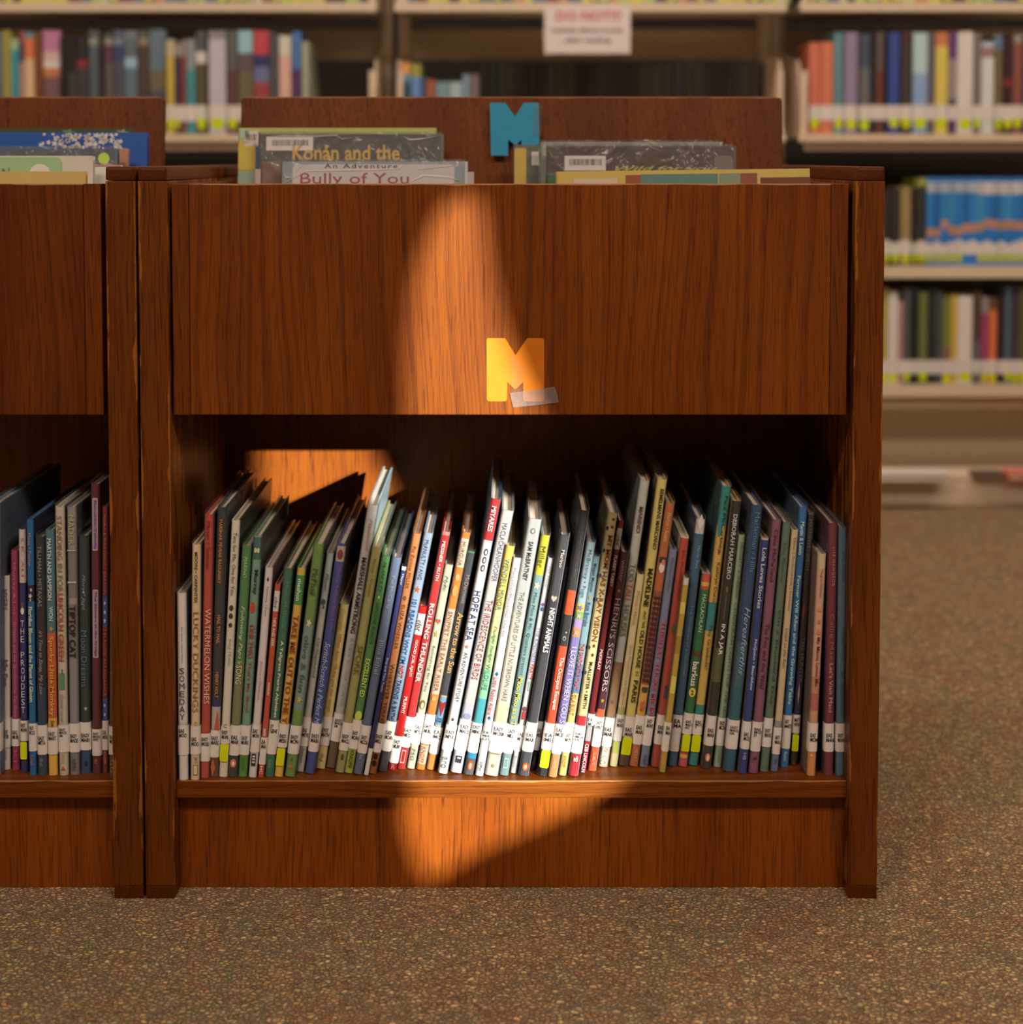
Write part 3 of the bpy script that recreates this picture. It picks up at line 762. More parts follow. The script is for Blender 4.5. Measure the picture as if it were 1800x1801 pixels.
PNG = lambda y0, y1: [('e', y0, y1, .62, .05, 'e06a10'), ('e', y0 + 4, y1 - 3, .26, .05, 'f2ece4')]
G1, G2 = 'picture books in the letter M bin', 'picture books in the left bin'
BOOKS = [
# ---- letter M bin, left to right
(314, 331, 1372, 310, 328, 1044, 'S', 'b8aaa4', '1c3c54', [(1270, 1276, 'a39a94')], (1276, 1328, 1281), 'EAS\nMOO', None,
 [('SOMEDAY', 1174, 1268, '1e2430', .55, 0, 'S'), ('Eve Spires • Jayme Stuart', 1102, 1166, '3a3c44', .2, .05, '')], [], 'F', 'white book at the left end with SOMEDAY spelled down its spine', G1),
(335, 350.5, 1372, 336, 355, 959, 'S', 'b89a70', '24424e', [], (1277, 1327, 1296), 'EAS\nMOO', None,
 [('MOORE • CARPENTER', 971, 1060, '3a3430', .36, .02, 'b'), ('LUCKY DUCKINGS', 1076, 1252, '8c4a1c', .66, .05, ''), ('O', 1268, 1276, '7a5a38', .35, .1, ''), ('JKS', 1330, 1342, '5a4838', .5, .1, '')],
 [('r', 1345, 1363, .52, .1, '6a5440'), ('r', 1346.5, 1361.5, .40, .1, 'b89a70')], 'F', 'tan book with brown LUCKY DUCKINGS lettering on its spine', G1),
(352, 367.5, 1369, 358, 377, 906, 'S', '9c3422', '8a3426', [], (1290, 1339, 1296), 'EASY\nMOSE', None,
 [('Moser / Sumner', 917, 1002, '5c1c14', .42, .02, ''), ('WATERMELON WISHES', 1070, 1237, 'b89688', .62, .12, '')], [], 'F', 'red book with pale WATERMELON WISHES lettering', G1),
(368, 384, 1367, 382, 400, 893, 'S', '2c3232', '1c2238', [(1231, 1243, '2c2854'), (1243, 1284, '9e8c82'), (1332, 1367, '583622')], (1284, 1332, 1294), 'EASY\nMARS', None,
 [('MARSHAK PEVEAR RADUNSKY', 914, 1026, 'a8602a', .36, -.03, 'b'), ('HAIL TO MAIL', 1081, 1131, 'a8602a', .38, .05, 'b'), ('HENRY HOLT', 1181, 1226, 'a8602a', .38, .05, 'b')],
 [('t', 1248, 1284, .6, .2, 'a23c22'), ('d', 1333, 1366, .5, -.1, '9a4c24')], 'F', 'black book with narrow orange capitals and orange stripes at its foot', G1),
(385, 400, 1367, 406, 424, 916, 'S', 'b0a08c', '34342c', [], (1278, 1308, 1284), 'EASY\nMUHL', (1308, 1339),
 [('Two for Me, One for You', 936, 1046, '38342e', .5, .02, ''), ('Jorg Muhle', 1122, 1170, '5e7a76', .42, .05, ''), ('U', 1273, 1279, '38342e', .4, 0, '')],
 [('e', 1064, 1074, .5, 0, '38302a'), ('e', 1078, 1088, .5, 0, '38302a'), ('e', 1095, 1103, .45, 0, '38302a')], '', 'cream book with Two for Me, One for You in black handwriting', G1),
(401, 417.5, 1367, 426, 443, 961, 'S', '3e6a36', '2c4426', [(1165, 1276, '66663e'), (1329, 1367, '34342e')], (1276, 1329, 1293), 'EAS\nMAR', None,
 [('MARINO', 979, 1016, '8aa070', .4, 0, 'i'), ("Following Papa's", 1066, 1168, 'a8b484', .5, 0, 'i'), ('SONG', 1170, 1203, 'b0b08c', .6, 0, '')],
 [('e', 1335, 1350, .66, 0, 'b8542c'), ('e', 1339, 1347, .28, 0, 'c8bcae')], 'F', 'green book with pale SONG lettering and an orange oval emblem', G1),
(419, 434.5, 1367, 445, 463, 944, 'S', '5c7e6a', '3c4c38', [(946, 985, '34544c'), (1328, 1367, '44741e')], (1276, 1328, 1294), 'EASY\nMURR', None,
 [('Murray', 1002, 1045, '2c2a22', .6, .05, 'b'), ('ONE TWO', 1098, 1157, '8c3028', .62, 0, 'b'), ("That's My Shoe!", 1162, 1252, '8c3028', .46, 0, 'b'), ('BLOOM', 1332, 1354, '2e5214', .42, 0, '')],
 [('e', 964, 973, .3, -.16, 'b0a668'), ('e', 964, 973, .3, .16, 'b0a668'), ('e', 1059, 1078, .6, -.1, '9e2e20')], 'F', 'sage green book with red ONE TWO lettering and a butterfly', G1),
(437, 451, 1368, 465, 482, 1000, 'S', 'b4a4a0', '5c5238', [], (1275, 1324, 1282), 'EAS\nMON', None,
 [('Morning, I Paint', 1032, 1084, '4a4240', .3, 0, ''), ("Johnny's Pheasant", 1162, 1231, '9a4a50', .42, 0, '')],
 [('d', 1015, 1024, .3, 0, '302c28'), ('r', 1326, 1347, .58, 0, '26241f'), ('r', 1329, 1332, .34, 0, 'b4a4a0'), ('r', 1334, 1337, .34, 0, 'b4a4a0'), ('r', 1339, 1342, .34, 0, 'b4a4a0')], 'F', 'white book with thin red lettering and a black ladder emblem at its foot', G1),
(454, 464, 1368, 482.5, 495, 1029, 'S', '9c3a1c', '6e4430', [(1040, 1076, 'b4a49c')], (1297, 1345, 1301), 'EA\nMA', None,
 [('clot', 1050, 1070, '2c2430', .6, 0, 'i'), ('HIDE AND SEEK', 1087, 1137, 'c4a898', .5, .05, 'b'), ('MANSON', 1200, 1222, 'c4a898', .45, .05, 'b'), ('HARPER', 1281, 1295, 'c4a898', .5, 0, 'b'), ('HC', 1347, 1361, 'c4a898', .5, 0, 'b')], [], '', 'narrow red book lettered HIDE AND SEEK', G1),
(466, 481.5, 1367, 499, 516, 1001, 'S', '2e5a40', '2c3c2c', [], (1267, 1327, 1274), 'SY\nGEHE', None,
 [('Megan McGehee', 1024, 1105, '48745c', .45, 0, ''), ('A Tallgrass Prairie Alphabet', 1127, 1262, 'b4ae98', .42, .05, 'b'), ('Iowa', 1336, 1350, '5c8468', .4, 0, '')], [], 'F', 'dark green book titled A Tallgrass Prairie Alphabet', G1),
(482.5, 497.5, 1367, 522, 539, 1001, 'S', '347628', '2a5424', [(1001, 1013, 'b08a1c'), (1065, 1274, 'b8861a'), (1347, 1367, 'bc8c18')], (1274, 1315, 1291), 'EASY\nMESH', (1316, 1347),
 [('meshon', 1019, 1057, 'a8b8a0', .5, 0, 'b'), ('TAKE ME OUT TO THE Y', 1082, 1272, '7e3818', .68, 0, 'b')], [], 'F', 'yellow and green book with brown TAKE ME OUT TO THE Y lettering', G1),
(501, 519, 1367, 552, 570, 959, 'S', '56742c', '3e4e30', [(1100, 1250, '66746a')], (1277, 1327, 1293), 'EASY\nMCPH', None,
 [('McPhail', 1001, 1046, '3e3a24', .58, 0, ''), ('olive & finn', 1118, 1217, '3a4a44', .52, 0, ''), ('HC', 1333, 1340, '3a5418', .3, 0, '')],
 [('f', 1088, 1104, .5, 0, 'b09a88'), ('f', 1224, 1238, .5, 0, 'a8842c'), ('t', 1344, 1351, .36, 0, 'b0482c')], 'F', 'mossy green book with a small red triangle at its foot', G1),
(521, 535, 1358, 573, 589, 975, 'S', '8e928a', '4c4e48', [(1085, 1358, 'a09a8c')], (1262, 1313, 1281), 'EAS\nMEYE', None,
 [('Meyer', 1009, 1041, '3c423c', .5, 0, 'i'), ('City Neighborkid', 1122, 1192, '3e443e', .45, .05, 'i'), ('Pantheon', 1315, 1342, '4c4844', .4, 0, 'i')],
 [('e', 1054, 1064, .55, 0, '3c3e3a'), ('d', 1064, 1072, .3, .1, '3c3e3a')], 'F', 'grey white book with a small black winged motif, left of the blue book', G1),
(537, 553, 1362, 593, 610, 958, 'S', '343e78', '1c2028', [(962, 989, '9c8070')], (1273, 1323, 1291), 'EASY\nMARI', None,
 [('Merry Yellow Blue Lullar', 997, 1114, '7c4a5c', .42, .1, ''), ('Scritch-Scratch a Perfect M', 1130, 1273, '9098b4', .55, 0, 'i')],
 [('e', 968, 985, .6, 0, '6a2c2c')], 'F', 'blue book with Scritch-Scratch lettering and a portrait at its top', G1),
(555, 572, 1353, 598, 614, 1065, 'S', 'b49a5c', '2c4248', [], (1262, 1312, 1281), 'EASY\nMATH', None,
 [('Cornelia', 1072, 1108, '8c7c50', .4, 0, ''), ('When Aunt Mattie got her wings', 1116, 1252, '98502c', .5, 0, 'i'), ('~', 1325, 1338, '8a7440', .4, 0, '')], [], '', 'pale yellow short book with red script lettering', G1),
(574, 592, 1352, 645, 667, 890, 'S', '9c9086', '8c9cb0', [(1305, 1352, '5c4830')], (1256, 1305, 1265), 'EASY\nMACK\nSM', None,
 [('Macintosh', 914, 968, '8c6c64', .4, .1, 'i'), ('MARSHALL ARMSTRONG', 981, 1114, '2a2826', .46, 0, 'b'), ('IS NEW TO OUR SCHOOL', 1122, 1243, '7a7a7a', .34, 0, '')], [], 'F', 'tall grey book leaning right with bold black capitals and a flaring clear jacket', G1),
(589, 607, 1360, 655, 671, 964, 'S', '82783a', '6c6a48', [], (1272, 1321, 1292), 'EASY\nMACL', None,
 [('Maclear / Arsenault', 984, 1050, '5a5428', .34, 0, ''), ('SPORK', 1136, 1188, '524c20', .62, 0, '')], [('e', 1327, 1338, .34, 0, '3c3c1c')], 'F', 'olive book with SPORK printed on its spine', G1),
(606, 621, 1361, 672, 687, 979, 'S', '3c6a34', '3e5c3a', [(1317, 1362, '8c9018')], (1267, 1318, 1286), 'EASY\nMCAN', None,
 [('McANULTY', 989, 1043, '1e3a1c', .45, 0, 'i'), ('SARCONE ROACH', 1060, 1132, '1e3a1c', .45, 0, 'i'), ('EXCELLENT ED', 1159, 1226, '9ca828', .55, 0, 'b'), ('KNOPF', 1320, 1351, '3c4814', .5, 0, 'b')],
 [('e', 1049, 1054, .2, 0, 'b4b828'), ('e', 1251, 1268, .8, 0, 'a4a420')], 'F', 'green book with yellow EXCELLENT ED lettering', G1),
(622, 638, 1363, 690, 706, 982, 'S', '4c5468', '44506a', [(1265, 1278, '4a5674')], (1277, 1326, 1294), 'EASY\nMCCA', None,
 [('Pat McCarty', 1014, 1072, '787c88', .45, 0, ''), ('Blue Ethel', 1127, 1186, '788090', .45, 0, ''), ('hc', 1328, 1336, '8c94a4', .3, 0, '')], [], 'F', 'slate blue book with faint grey lettering beside the green one', G1),
(639.5, 649, 1364, 707, 715, 998, 'S', '22224c', '3a3446', [(998, 1004, 'b8aa94'), (1317, 1364, 'b0a698')], None, '', None,
 [('Mayer', 1010, 1030, 'a09aa8', .6, 0, ''), ('Stay and Take Turns', 1157, 1216, '9c98b4', .6, 0, '')], [], '', 'very narrow indigo book with a white foot', G1),
(648, 662, 1362, 725, 742, 940, 'W', 'e08c4c', 'c86a3c', [], (1273, 1324, 1292), 'EASY\nMILL', None,
 [('Pat Zietlow MILLER', 962, 1036, '8a5428', .42, .05, ''), ('ELIZA WHEELER', 1064, 1142, '80502c', .42, .05, ''), ('WHEREVER YOU G', 1168, 1272, '5c3818', .52, .05, '')],
 [('e', 1049, 1057, .4, 0, '7a5c34'), ('e', 1326, 1336, .58, 0, '3c2c1c'), ('e', 1338, 1348, .58, 0, '3c2c1c')], 'F', 'orange book lettered WHEREVER YOU G in brown capitals', G1),
(664, 680, 1358, 746, 762, 939, 'W', 'a4bcdc', '90b0d0', [(1323, 1358, '666a6c')], (1270, 1322, 1286), 'EASY\nMCAN', None,
 [('McANULTY / ANG', 951, 1020, '46587c', .45, .05, ''), ("101 REASONS WHY I'M", 1055, 1168, '2c6cb4', .5, 0, 'b'), ('NOT', 1171, 1193, 'd0503c', .5, 0, 'b'), ('TAKING A BATH!', 1196, 1268, '2c5c9c', .5, 0, 'b'), ('HENRY', 1328, 1352, '9a9c9c', .4, 0, '')],
 [('s', 1032, 1044, .65, 0, 'e06420')], 'F', "light blue book lettered 101 REASONS WHY I'M NOT TAKING A BATH", G1),
(682.5, 697, 1356, 737, 752, 1068, 'W', 'd4181c', 'b41418', [(1081, 1118, 'f0ecec')], (1296, 1343, 1302), 'EASY\nMURP', None,
 [('clot', 1092, 1111, '222228', .6, 0, 'i'), ('GOOD JOB, AJAY!', 1126, 1190, 'f8e4e0', .45, 0, 'b'), ('MURPHY', 1226, 1256, 'f8e4e0', .45, 0, 'b'), ('HC', 1345, 1353, 'f0d8d4', .4, 0, 'b')], [], '', 'shorter bright red book with a white patch near its top', G1),
(698, 712.5, 1354, 777, 792.5, 937, 'W', 'd8201c', 'b01c1c', [(937, 943, 'f0908c')], (1262, 1315, 1282), 'EASY\nMESS', None,
 [('MESSNER • RUTH', 953, 1022, 'f8e8e8', .4, 0, 'b'), ('ROLLING THUNDER', 1062, 1200, 'fff4f0', .58, .02, 'b')],
 [('r', 1320, 1343, .5, 0, 'f8e0dc'), ('r', 1322, 1341, .36, 0, 'd8201c')], 'F', 'red book with large white ROLLING THUNDER lettering', G1),
(714, 731, 1353, 783, 797.5, 995, 'W', 'd8d8c0', 'c8c8b4', [], (1257, 1310, 1276), 'EAS\nMYLI', None,
 [('Mylie', 1014, 1040, '6c9484', .5, 0, 'i'), ('Something for You', 1136, 1216, '6a6a5c', .42, .02, ''), ('FSG', 1318, 1338, '7a9488', .4, 0, '')],
 [('h', 1088, 1099, .6, 0, 'cc6a54'), ('s', 1110, 1122, .5, 0, 'd8a840'), ('e', 1232, 1248, .6, 0, '8c7a40'), ('e', 1236, 1247, .35, 0, 'd8d8c0')], '', 'cream book with a small heart, sun and rainbow on its spine', G1),
(732, 747, 1355, 812, 829, 938, 'W', 'f08c2c', 'd86c1c', [(949, 999, 'f0d8c4'), (1072, 1222, 'f0cdb4'), (1312, 1345, 'f2d0b4')], (1258, 1309, 1275), 'EASY\nMURG', None,
 [('MURGUIA', 954, 996, '9c7050', .45, 0, ''), ('SNIPPET THE EARLY RISER', 1076, 1216, 'a46c58', .46, .05, ''), ('KNOPF', 1314, 1342, 'c87840', .45, 0, '')],
 [('e', 1010, 1022, .5, 0, 'f4b878'), ('e', 1030, 1050, .6, 0, 'f4a860'), ('e', 1225, 1234, .5, 0, 'f4b070')], 'F', 'orange book with a pale SNIPPET THE EARLY RISER panel', G1),
(748, 767, 1355, 822, 837, 972, 'W', '40444e', '2c6a4c', [(972, 974, '40a878'), (1224, 1228, 'c0b49c'), (1228, 1276, '7cb0dc'), (1276, 1280, 'c8c4b8'), (1327, 1355, 'f09c3c')], (1280, 1327, 1285), 'EA\nMC', None,
 [('McDermott', 1012, 1062, 'b0a494', .45, .1, ''), ('Arrow to the Sun', 1078, 1184, 'd8ac64', .66, .1, 'b'), ('AWARD\nWINNER', 1263, 1271, '203c64', .75, 0, 'bcU')],
 [('v', 1234, 1261, .66, 0, 'b02430')], 'F', 'charcoal book with a red arrowhead sticker and tan Arrow to the Sun lettering', G1),
(769, 788, 1362, 864, 881, 880, 'W', 'eef0f4', '3c6c9c', [(880, 952, 'd01c2c')], (1277, 1321, 1285), 'EASY\nMIYA', None,
 [('MIYARES', 892, 936, 'f8e8e8', .52, 0, 'b'), ('HOPE AT SEA', 1040, 1127, '2c3c7c', .7, .02, ''), ('AN ADVENTURE STORY', 1148, 1235, '5c5c6c', .38, .05, ''), ('aro', 1332, 1352, 'a0a0a8', .5, 0, '')],
 [('e', 966, 978, .4, .05, '5a5a60'), ('e', 969, 976, .2, .05, 'eef0f4'), ('e', 980, 992, .4, .05, '5a5a60'), ('e', 983, 990, .2, .05, 'eef0f4'), ('e', 994, 1006, .4, .05, '5a5a60'), ('e', 997, 1004, .2, .05, 'eef0f4'),
  ('s', 1134, 1142, .5, 0, 'd09c6c'), ('s', 1262, 1270, .35, 0, '4c4c54')], 'F', 'white book with a red top block and blue HOPE AT SEA lettering', G1),
(792, 813, 1361, 883, 904, 900, 'W', 'e0dcdc', 'b4b4a8', [(1238, 1268, 'd0d0e0'), (1322, 1361, 'e0e0f0')], (1268, 1322, 1276), 'EASY\nMACL', None,
 [('MACLACHLAN/HOOPER', 922, 1024, '7c80a0', .42, .02, ''), ('THE IRIDESCENCE OF BIRDS', 1056, 1196, 'b45c64', .5, .02, '')],
 [('e', 1256, 1266, .6, 0, 'a4a8d0'), ('r', 1331, 1343, .5, 0, '3c3c48'), ('r', 1333, 1336, .3, 0, 'e0e0f0')], 'F', 'pale grey book with thin pink capitals reading OF BIRDS', G1),
(815, 833, 1364, 890, 906, 962, 'W', 'f4d868', 'c8b048', [(1070, 1120, 'f0f0b0'), (1120, 1180, 'c8e8a8'), (1180, 1230, '98e0b8'), (1230, 1273, '48b8c8'), (1325, 1335, '20a4e0'), (1335, 1364, '5c6470')], (1273, 1325, 1276), 'EASY\nMINO', None,
 [('WENDELL MINOR', 984, 1074, '5c9c9c', .52, 0, ''), ('Daylight Starlight', 1102, 1166, '6c8c5c', .42, .05, 'i'), ('WILDLIFE', 1168, 1214, '4c9c7c', .48, .05, '')], PNG(1339, 1356), 'F', 'yellow to turquoise shaded book with WILDLIFE lettering and orange oval emblem', G1),
(834, 852, 1366, 903, 917.5, 983, 'W', 'f2f2f4', 'd4d4d8', [], (1290, 1302, 1287), 'EA\nMA\nCH', None,
 [('MacLachlan/MacLachlan Charest', 1000, 1120, 'a0a0b8', .3, 0, ''), ('Little Robot Alone', 1192, 1258, 'e06c74', .42, 0, 'b'), ('HMH', 1341, 1356, '3c3c40', .4, 0, '')],
 [('d', 1182, 1190, .4, 0, '1c6cb8'), ('d', 1260, 1267, .4, 0, '1c6cb8')], '', 'white book with pink Little Robot Alone lettering between blue drops', G1),
(852.5, 876, 1366, 929, 954, 915, 'W', 'e4e0d4', '9ca4a4', [(915, 1080, 'ccd0d0'), (1240, 1273, 'e8e8c0')], (1273, 1325, 1280), 'EASY\nMCBR', None,
 [('SAM McBRATNEY', 954, 1022, '54585c', .34, .02, 'b'), ('THE ADVENTURES OF LITTLE NUTBROWN HARE', 1042, 1234, '948c84', .34, .02, '')],
 [('e', 931, 941, .35, .0, '8c7c7c'), ('e', 933, 939, .2, 0, 'ccd0d0'), ('r', 1326, 1328, .8, 0, 'a48c64'), ('f', 1345, 1352, .3, 0, 'c0a86c')], 'F', 'wide pale grey book with brown capitals reading NUTBROWN HARE', G1),
(878, 894.5, 1365, 952.5, 968, 943, 'W', '8cb4b8', '5c5038', [(943, 1013, 'd8d024')], (1276, 1326, 1283), 'EASY\nMILL', None,
 [('Miller', 962, 999, '5c6c24', .56, 0, ''), ('Moo Moo & Mr. Quackers present', 1043, 1188, '3c6068', .44, 0, ''), ('Moo Moo in a T', 1192, 1276, 'e8dc50', .58, 0, 'b')],
 [('f', 1024, 1038, .7, 0, 'ecdcc0'), ('r', 1334, 1352, .5, 0, 'c8e0e0'), ('r', 1336, 1350, .36, 0, '8cb4b8')], 'F', 'teal book with yellow top block and Moo Moo lettering', G1),
(896, 911, 1361, 964, 975.5, 983, 'W', 'ececf0', 'c8c8cc', [], (1276, 1322, 1288), 'EAS\nMI', None,
 [('Pat Miller', 997, 1036, '9098a8', .42, .1, ''), ('THE KINDNESS', 1104, 1165, '6c74c0', .45, .05, ''), ('PARTY', 1168, 1196, 'd04c50', .45, .05, 'b'), ('quilt', 1198, 1216, '4cb090', .42, .05, 'b'), ('Bloom', 1330, 1350, 'a8acb0', .42, 0, '')],
 [('d', 1060, 1068, .5, 0, '7c50a0'), ('e', 1068, 1076, .4, 0, '3c64b4'), ('e', 1243, 1252, .5, 0, '8c4c54'), ('o', 1252, 1266, .42, 0, 'cc3440')], '', 'white book with coloured blocks and a tiny red figure on its spine', G1),
(912, 930, 1366, 985, 1002.5, 943, 'W', '42424a', '2c2c34', [(1060, 1152, '34343a'), (1324, 1366, '4c505c')], (1272, 1323, 1290), 'EAS\nMAR', None,
 [('Marino', 968, 999, 'd8c8c0', .36, .1, 'b'), ('NIGHT ANIMALS', 1070, 1148, 'f8f8f8', .56, .05, 'b')], [('h', 1047, 1060, .6, 0, 'c8c4bc')] + PNG(1342, 1357), 'F', 'black book with bold white NIGHT ANIMALS lettering', G1),
(931, 944, 1355, 993.5, 1002.5, 998, 'W', '1c2c54', '1c2448', [], (1269, 1320, 1281), 'EAS\nMES', None,
 [('Meschenmoser', 1024, 1072, '7c84a0', .4, 0, ''), ('Mr. Squirrel and the Moon', 1134, 1226, '8c98c8', .44, 0, ''), ('North', 1332, 1345, 'a09468', .5, 0, 'b')], [], '', 'narrow navy book with faint blue lettering, right of NIGHT ANIMALS', G1),
(946, 962.5, 1366, 1019, 1038, 900, 'W', '242428', '34302c', [(1039, 1082, 'f0581c'), (1137, 1273, 'f0501c')], (1273, 1320, 1290), 'EA\nME', (1320, 1351),
 [('Maile Meloy • Felicita Sala', 912, 1015, '605c5c', .36, .02, ''), ('The Octopus Escapes', 1155, 1248, 'fce4dc', .56, .05, 'b')],
 [('e', 1111, 1114, .2, .1, 'a8b8c0'), ('e', 1119, 1127, .35, 0, 'a8b8c0'), ('e', 1121, 1126, .2, 0, '242428'), ('r', 1353, 1364, .5, 0, '3c3c3c')], 'F', 'black and orange book lettered The Octopus Escapes', G1),
(963.5, 980, 1368, 1032.5, 1048, 955, 'W', '9084cc', '5c84a8', [(945, 1063, 'a8c8d8'), (1063, 1077, 'f4c850'), (1077, 1091, '7cc060'), (1091, 1106, 'c0a0e0'), (1106, 1121, 'f8a050'), (1327, 1368, 'f4a860')], (1275, 1327, 1281), 'EAS\nMCB', None,
 [('McBratney • Fuge', 968, 1052, '4c6c7c', .5, 0, ''), ('I LOVE IT WHEN YOU S', 1138, 1272, 'e8e4f8', .58, .05, ''), ('HARPER', 1334, 1352, 'fcd8b0', .4, 0, '')],
 [('f', 1065, 1075, .6, 0, '7c88b0'), ('f', 1079, 1089, .6, 0, 'f0b8c8'), ('f', 1108, 1119, .6, 0, 'f4b8b0')], 'F', 'purple book with flower squares, lettered I LOVE IT WHEN YOU S', G1),
(981, 997.5, 1365, 1042.5, 1056, 980, 'W', '8cb8c8', '6c98ac', [(1170, 1220, '4c90c8'), (1220, 1272, 'f4d488'), (1324, 1365, 'f4dc80')], (1272, 1324, 1290), 'EASY\nMAYN', None,
 [('Megan Maynor', 992, 1042, '3c5c80', .42, 0, 'b'), ('Kate Berube', 1060, 1102, '3c5c80', .42, 0, 'b'), ('THE SANDCASTLE', 1132, 1190, 'c84c40', .55, .02, 'b'), ('THAT', 1192, 1214, 'e05c50', .55, 0, 'b'), ('LOLA BUILT', 1218, 1258, 'e08c3c', .5, 0, 'b'), ('KNOPF', 1330, 1350, 'b4944c', .42, 0, '')],
 [('e', 1049, 1055, .35, 0, 'c8a854')], 'F', 'light blue to yellow book with red THE SANDCASTLE lettering', G1),
(999, 1018, 1366, 1070, 1087, 904, 'W', 'e8dc9c', '6c84a0', [(1260, 1277, 'e41c2c'), (1326, 1366, 'd01c3c')], (1277, 1326, 1289), 'EAS\nMCA\nEX', None,
 [('MY MOM HAS X-RAY VISION', 942, 1128, 'a85c30', .5, .1, 'b'), ('McALLISTER • SMITH', 1164, 1246, '3c3428', .34, .1, 'b'), ('eB', 1330, 1340, 'f4f0e4', .5, 0, 'bU')],
 [('s', 911, 918, .42, .15, '7c2c18'), ('s', 924, 931, .42, .12, '7c2c18'), ('s', 1132, 1140, .42, .12, '7c2c18'), ('s', 1148, 1156, .42, .12, '7c2c18'), ('e', 927, 934, .25, -.36, '2c346c'), ('e', 966, 973, .25, -.36, '2c346c'),
  ('e', 1010, 1017, .25, -.36, '2c346c'), ('e', 1052, 1059, .25, -.36, '2c346c'), ('e', 1136, 1143, .25, -.36, '2c346c'), ('e', 1180, 1187, .25, -.36, '2c346c')], 'F', 'cream and blue starry book lettered MY MOM HAS X-RAY VISION', G1),
(1019.5, 1031, 1360, 1087.5, 1098, 917, 'W', '7c1820', '5c1418', [(930, 967, 'd0c8bc'), (1276, 1304, 'b8b8bc'), (1304, 1360, 'a81c38')], (1256, 1277, 1262), 'EA\nMC', None,
 [('clot', 942, 960, '2c2828', .6, 0, 'i'), ('FLABBY TABBY', 977, 1032, 'f0dcdc', .5, 0, 'b'), ('McKINLAY', 1142, 1178, 'f0dcdc', .48, 0, 'b'), ('CEB LINCOLN', 1308, 1358, 'f8e8ec', .6, 0, 'b')], [], '', 'narrow dark red book right of the starry cream one', G1),
(1032.5, 1050, 1357, 1092, 1106.5, 973, 'W', '58182e', '40141c', [(1248, 1262, 'f0602c'), (1314, 1357, 'f0602c')], (1262, 1314, 1268), 'EASY\nWINT', None,
 [('winter', 986, 1023, 'c8a0ac', .48, 0, ''), ("HENRI'S SCISSORS", 1053, 1216, 'ecd8d8', .62, .02, ''), ('S&S', 1322, 1346, 'fcb088', .35, 0, '')],
 [('s', 1036, 1044, .5, 0, 'd8a430'), ('s', 1228, 1237, .5, 0, 'd8a430')], 'F', 'maroon book with large pale SCISSORS lettering and gold stars', G1),
(1052.5, 1069.5, 1350, 1125, 1145, 847, 'S', '9a948a', '9c5c34', [(1010, 1120, '8a8070'), (1165, 1263, '7c5430'), (1314, 1350, '9c7c60')], (1263, 1314, 1280), 'EAS\nMAR', None,
 [('MARINO', 892, 937, '5c4434', .46, .02, 'b'), ('TOO', 992, 1022, '54544c', .6, 0, ''), ('TALL', 1026, 1058, 'a83c28', .62, 0, ''), ('HOUSES', 1064, 1118, '54544c', .6, 0, ''), ('ZINO', 1316, 1346, 'c4b4a0', .6, 0, '')],
 [('e', 1232, 1238, .3, 0, '504438')], 'F', 'tall grey brown book lettered TOO TALL HOUSES', G1),
(1071.5, 1087.5, 1349, 1121, 1134, 1012, 'S', 'b09c6c', '7c7048', [(1245, 1258, '8c8448'), (1304, 1326, '9c9838')], (1258, 1304, 1264), 'EASY\nMARI', None,
 [('Marino • Hallas', 1040, 1098, 'a85040', .46, 0, ''), ('Quiet Monsters on the Playground', 1134, 1243, 'a85c44', .46, 0, '')], [], '', 'short cream book with thin red lettering, left of the tall yellow book', G1),
(1089, 1106.5, 1348, 1154, 1177, 845, 'S', 'b49c48', '8c8040', [(1297, 1330, '8a8440'), (1330, 1348, '4c3a2c')], (1261, 1297, 1280), 'EAS\nMAR', (1297, 1328),
 [('BEMELMANS MARCIANO', 861, 966, '3c3424', .4, .1, 'b'), ('MADELINE', 1000, 1067, '2a2618', .52, .02, 'b'), ('AND THE', 1074, 1104, '4a4428', .28, .02, 'b'), ('OLD HOUSE', 1108, 1174, '2a2618', .42, .05, 'b'), ('IN', 1180, 1188, '2a2618', .3, .05, ''), ('PARIS', 1196, 1236, '2a2618', .48, .05, 'b')], [], 'F',
 'tall yellow book lettered AND THE OLD HOUSE IN PARIS', G1),
(1107.5, 1123, 1349, 1172, 1187.5, 887, 'S', 'a0501c', '8c6c14', [(1040, 1052, '7a4428'), (1075, 1205, '8c441c'), (1205, 1259, 'b8861c')], (1259, 1310, 1276), 'EAS\nMAR', None,
 [('Morton • Aoumi', 903, 953, 'c88c5c', .5, 0, ''), ('MERRY', 1316, 1340, 'c08050', .4, 0, '')],
 [('o', 980, 990, .8, 0, '3c2c34'), ('e', 990, 1008, .6, 0, 'b8aaa0'), ('e', 984, 994, .4, .1, 'b0643c')] + [('r', 1050 + k * 9, 1054 + k * 9, .9, 0, '40242c') for k in range(17)] + [('r', 1048, 1192, .10, -.2, '40242c'), ('r', 1048, 1192, .10, .2, '40242c'), ('o', 1208, 1216, .7, 0, '38332a'), ('f', 1230, 1252, .7, 0, 'a04c30')],
 'F', 'orange book with a dark plaid pattern and a small figure', G1),
(1125, 1140, 1350, 1178, 1192, 968, 'S', '66667e', '5c5c74', [], (1260, 1312, 1265), 'EASY\nMONT', None,
 [('Montalvan Witter', 982, 1040, '484c60', .4, 0, ''), ('TUESDAY TUCKS ME IN', 1092, 1258, 'a03844', .62, 0, 'b'), ('RBP', 1328, 1346, '3c4468', .45, 0, '')], [], 'F', 'lavender book with red TUESDAY TUCKS ME IN lettering', G1),
(1146, 1162, 1350, 1198, 1213, 946, 'S', '983622', 'b09c80', [(946, 948, 'b89474')], (1258, 1310, 1276), 'EAS\nMAR', None,
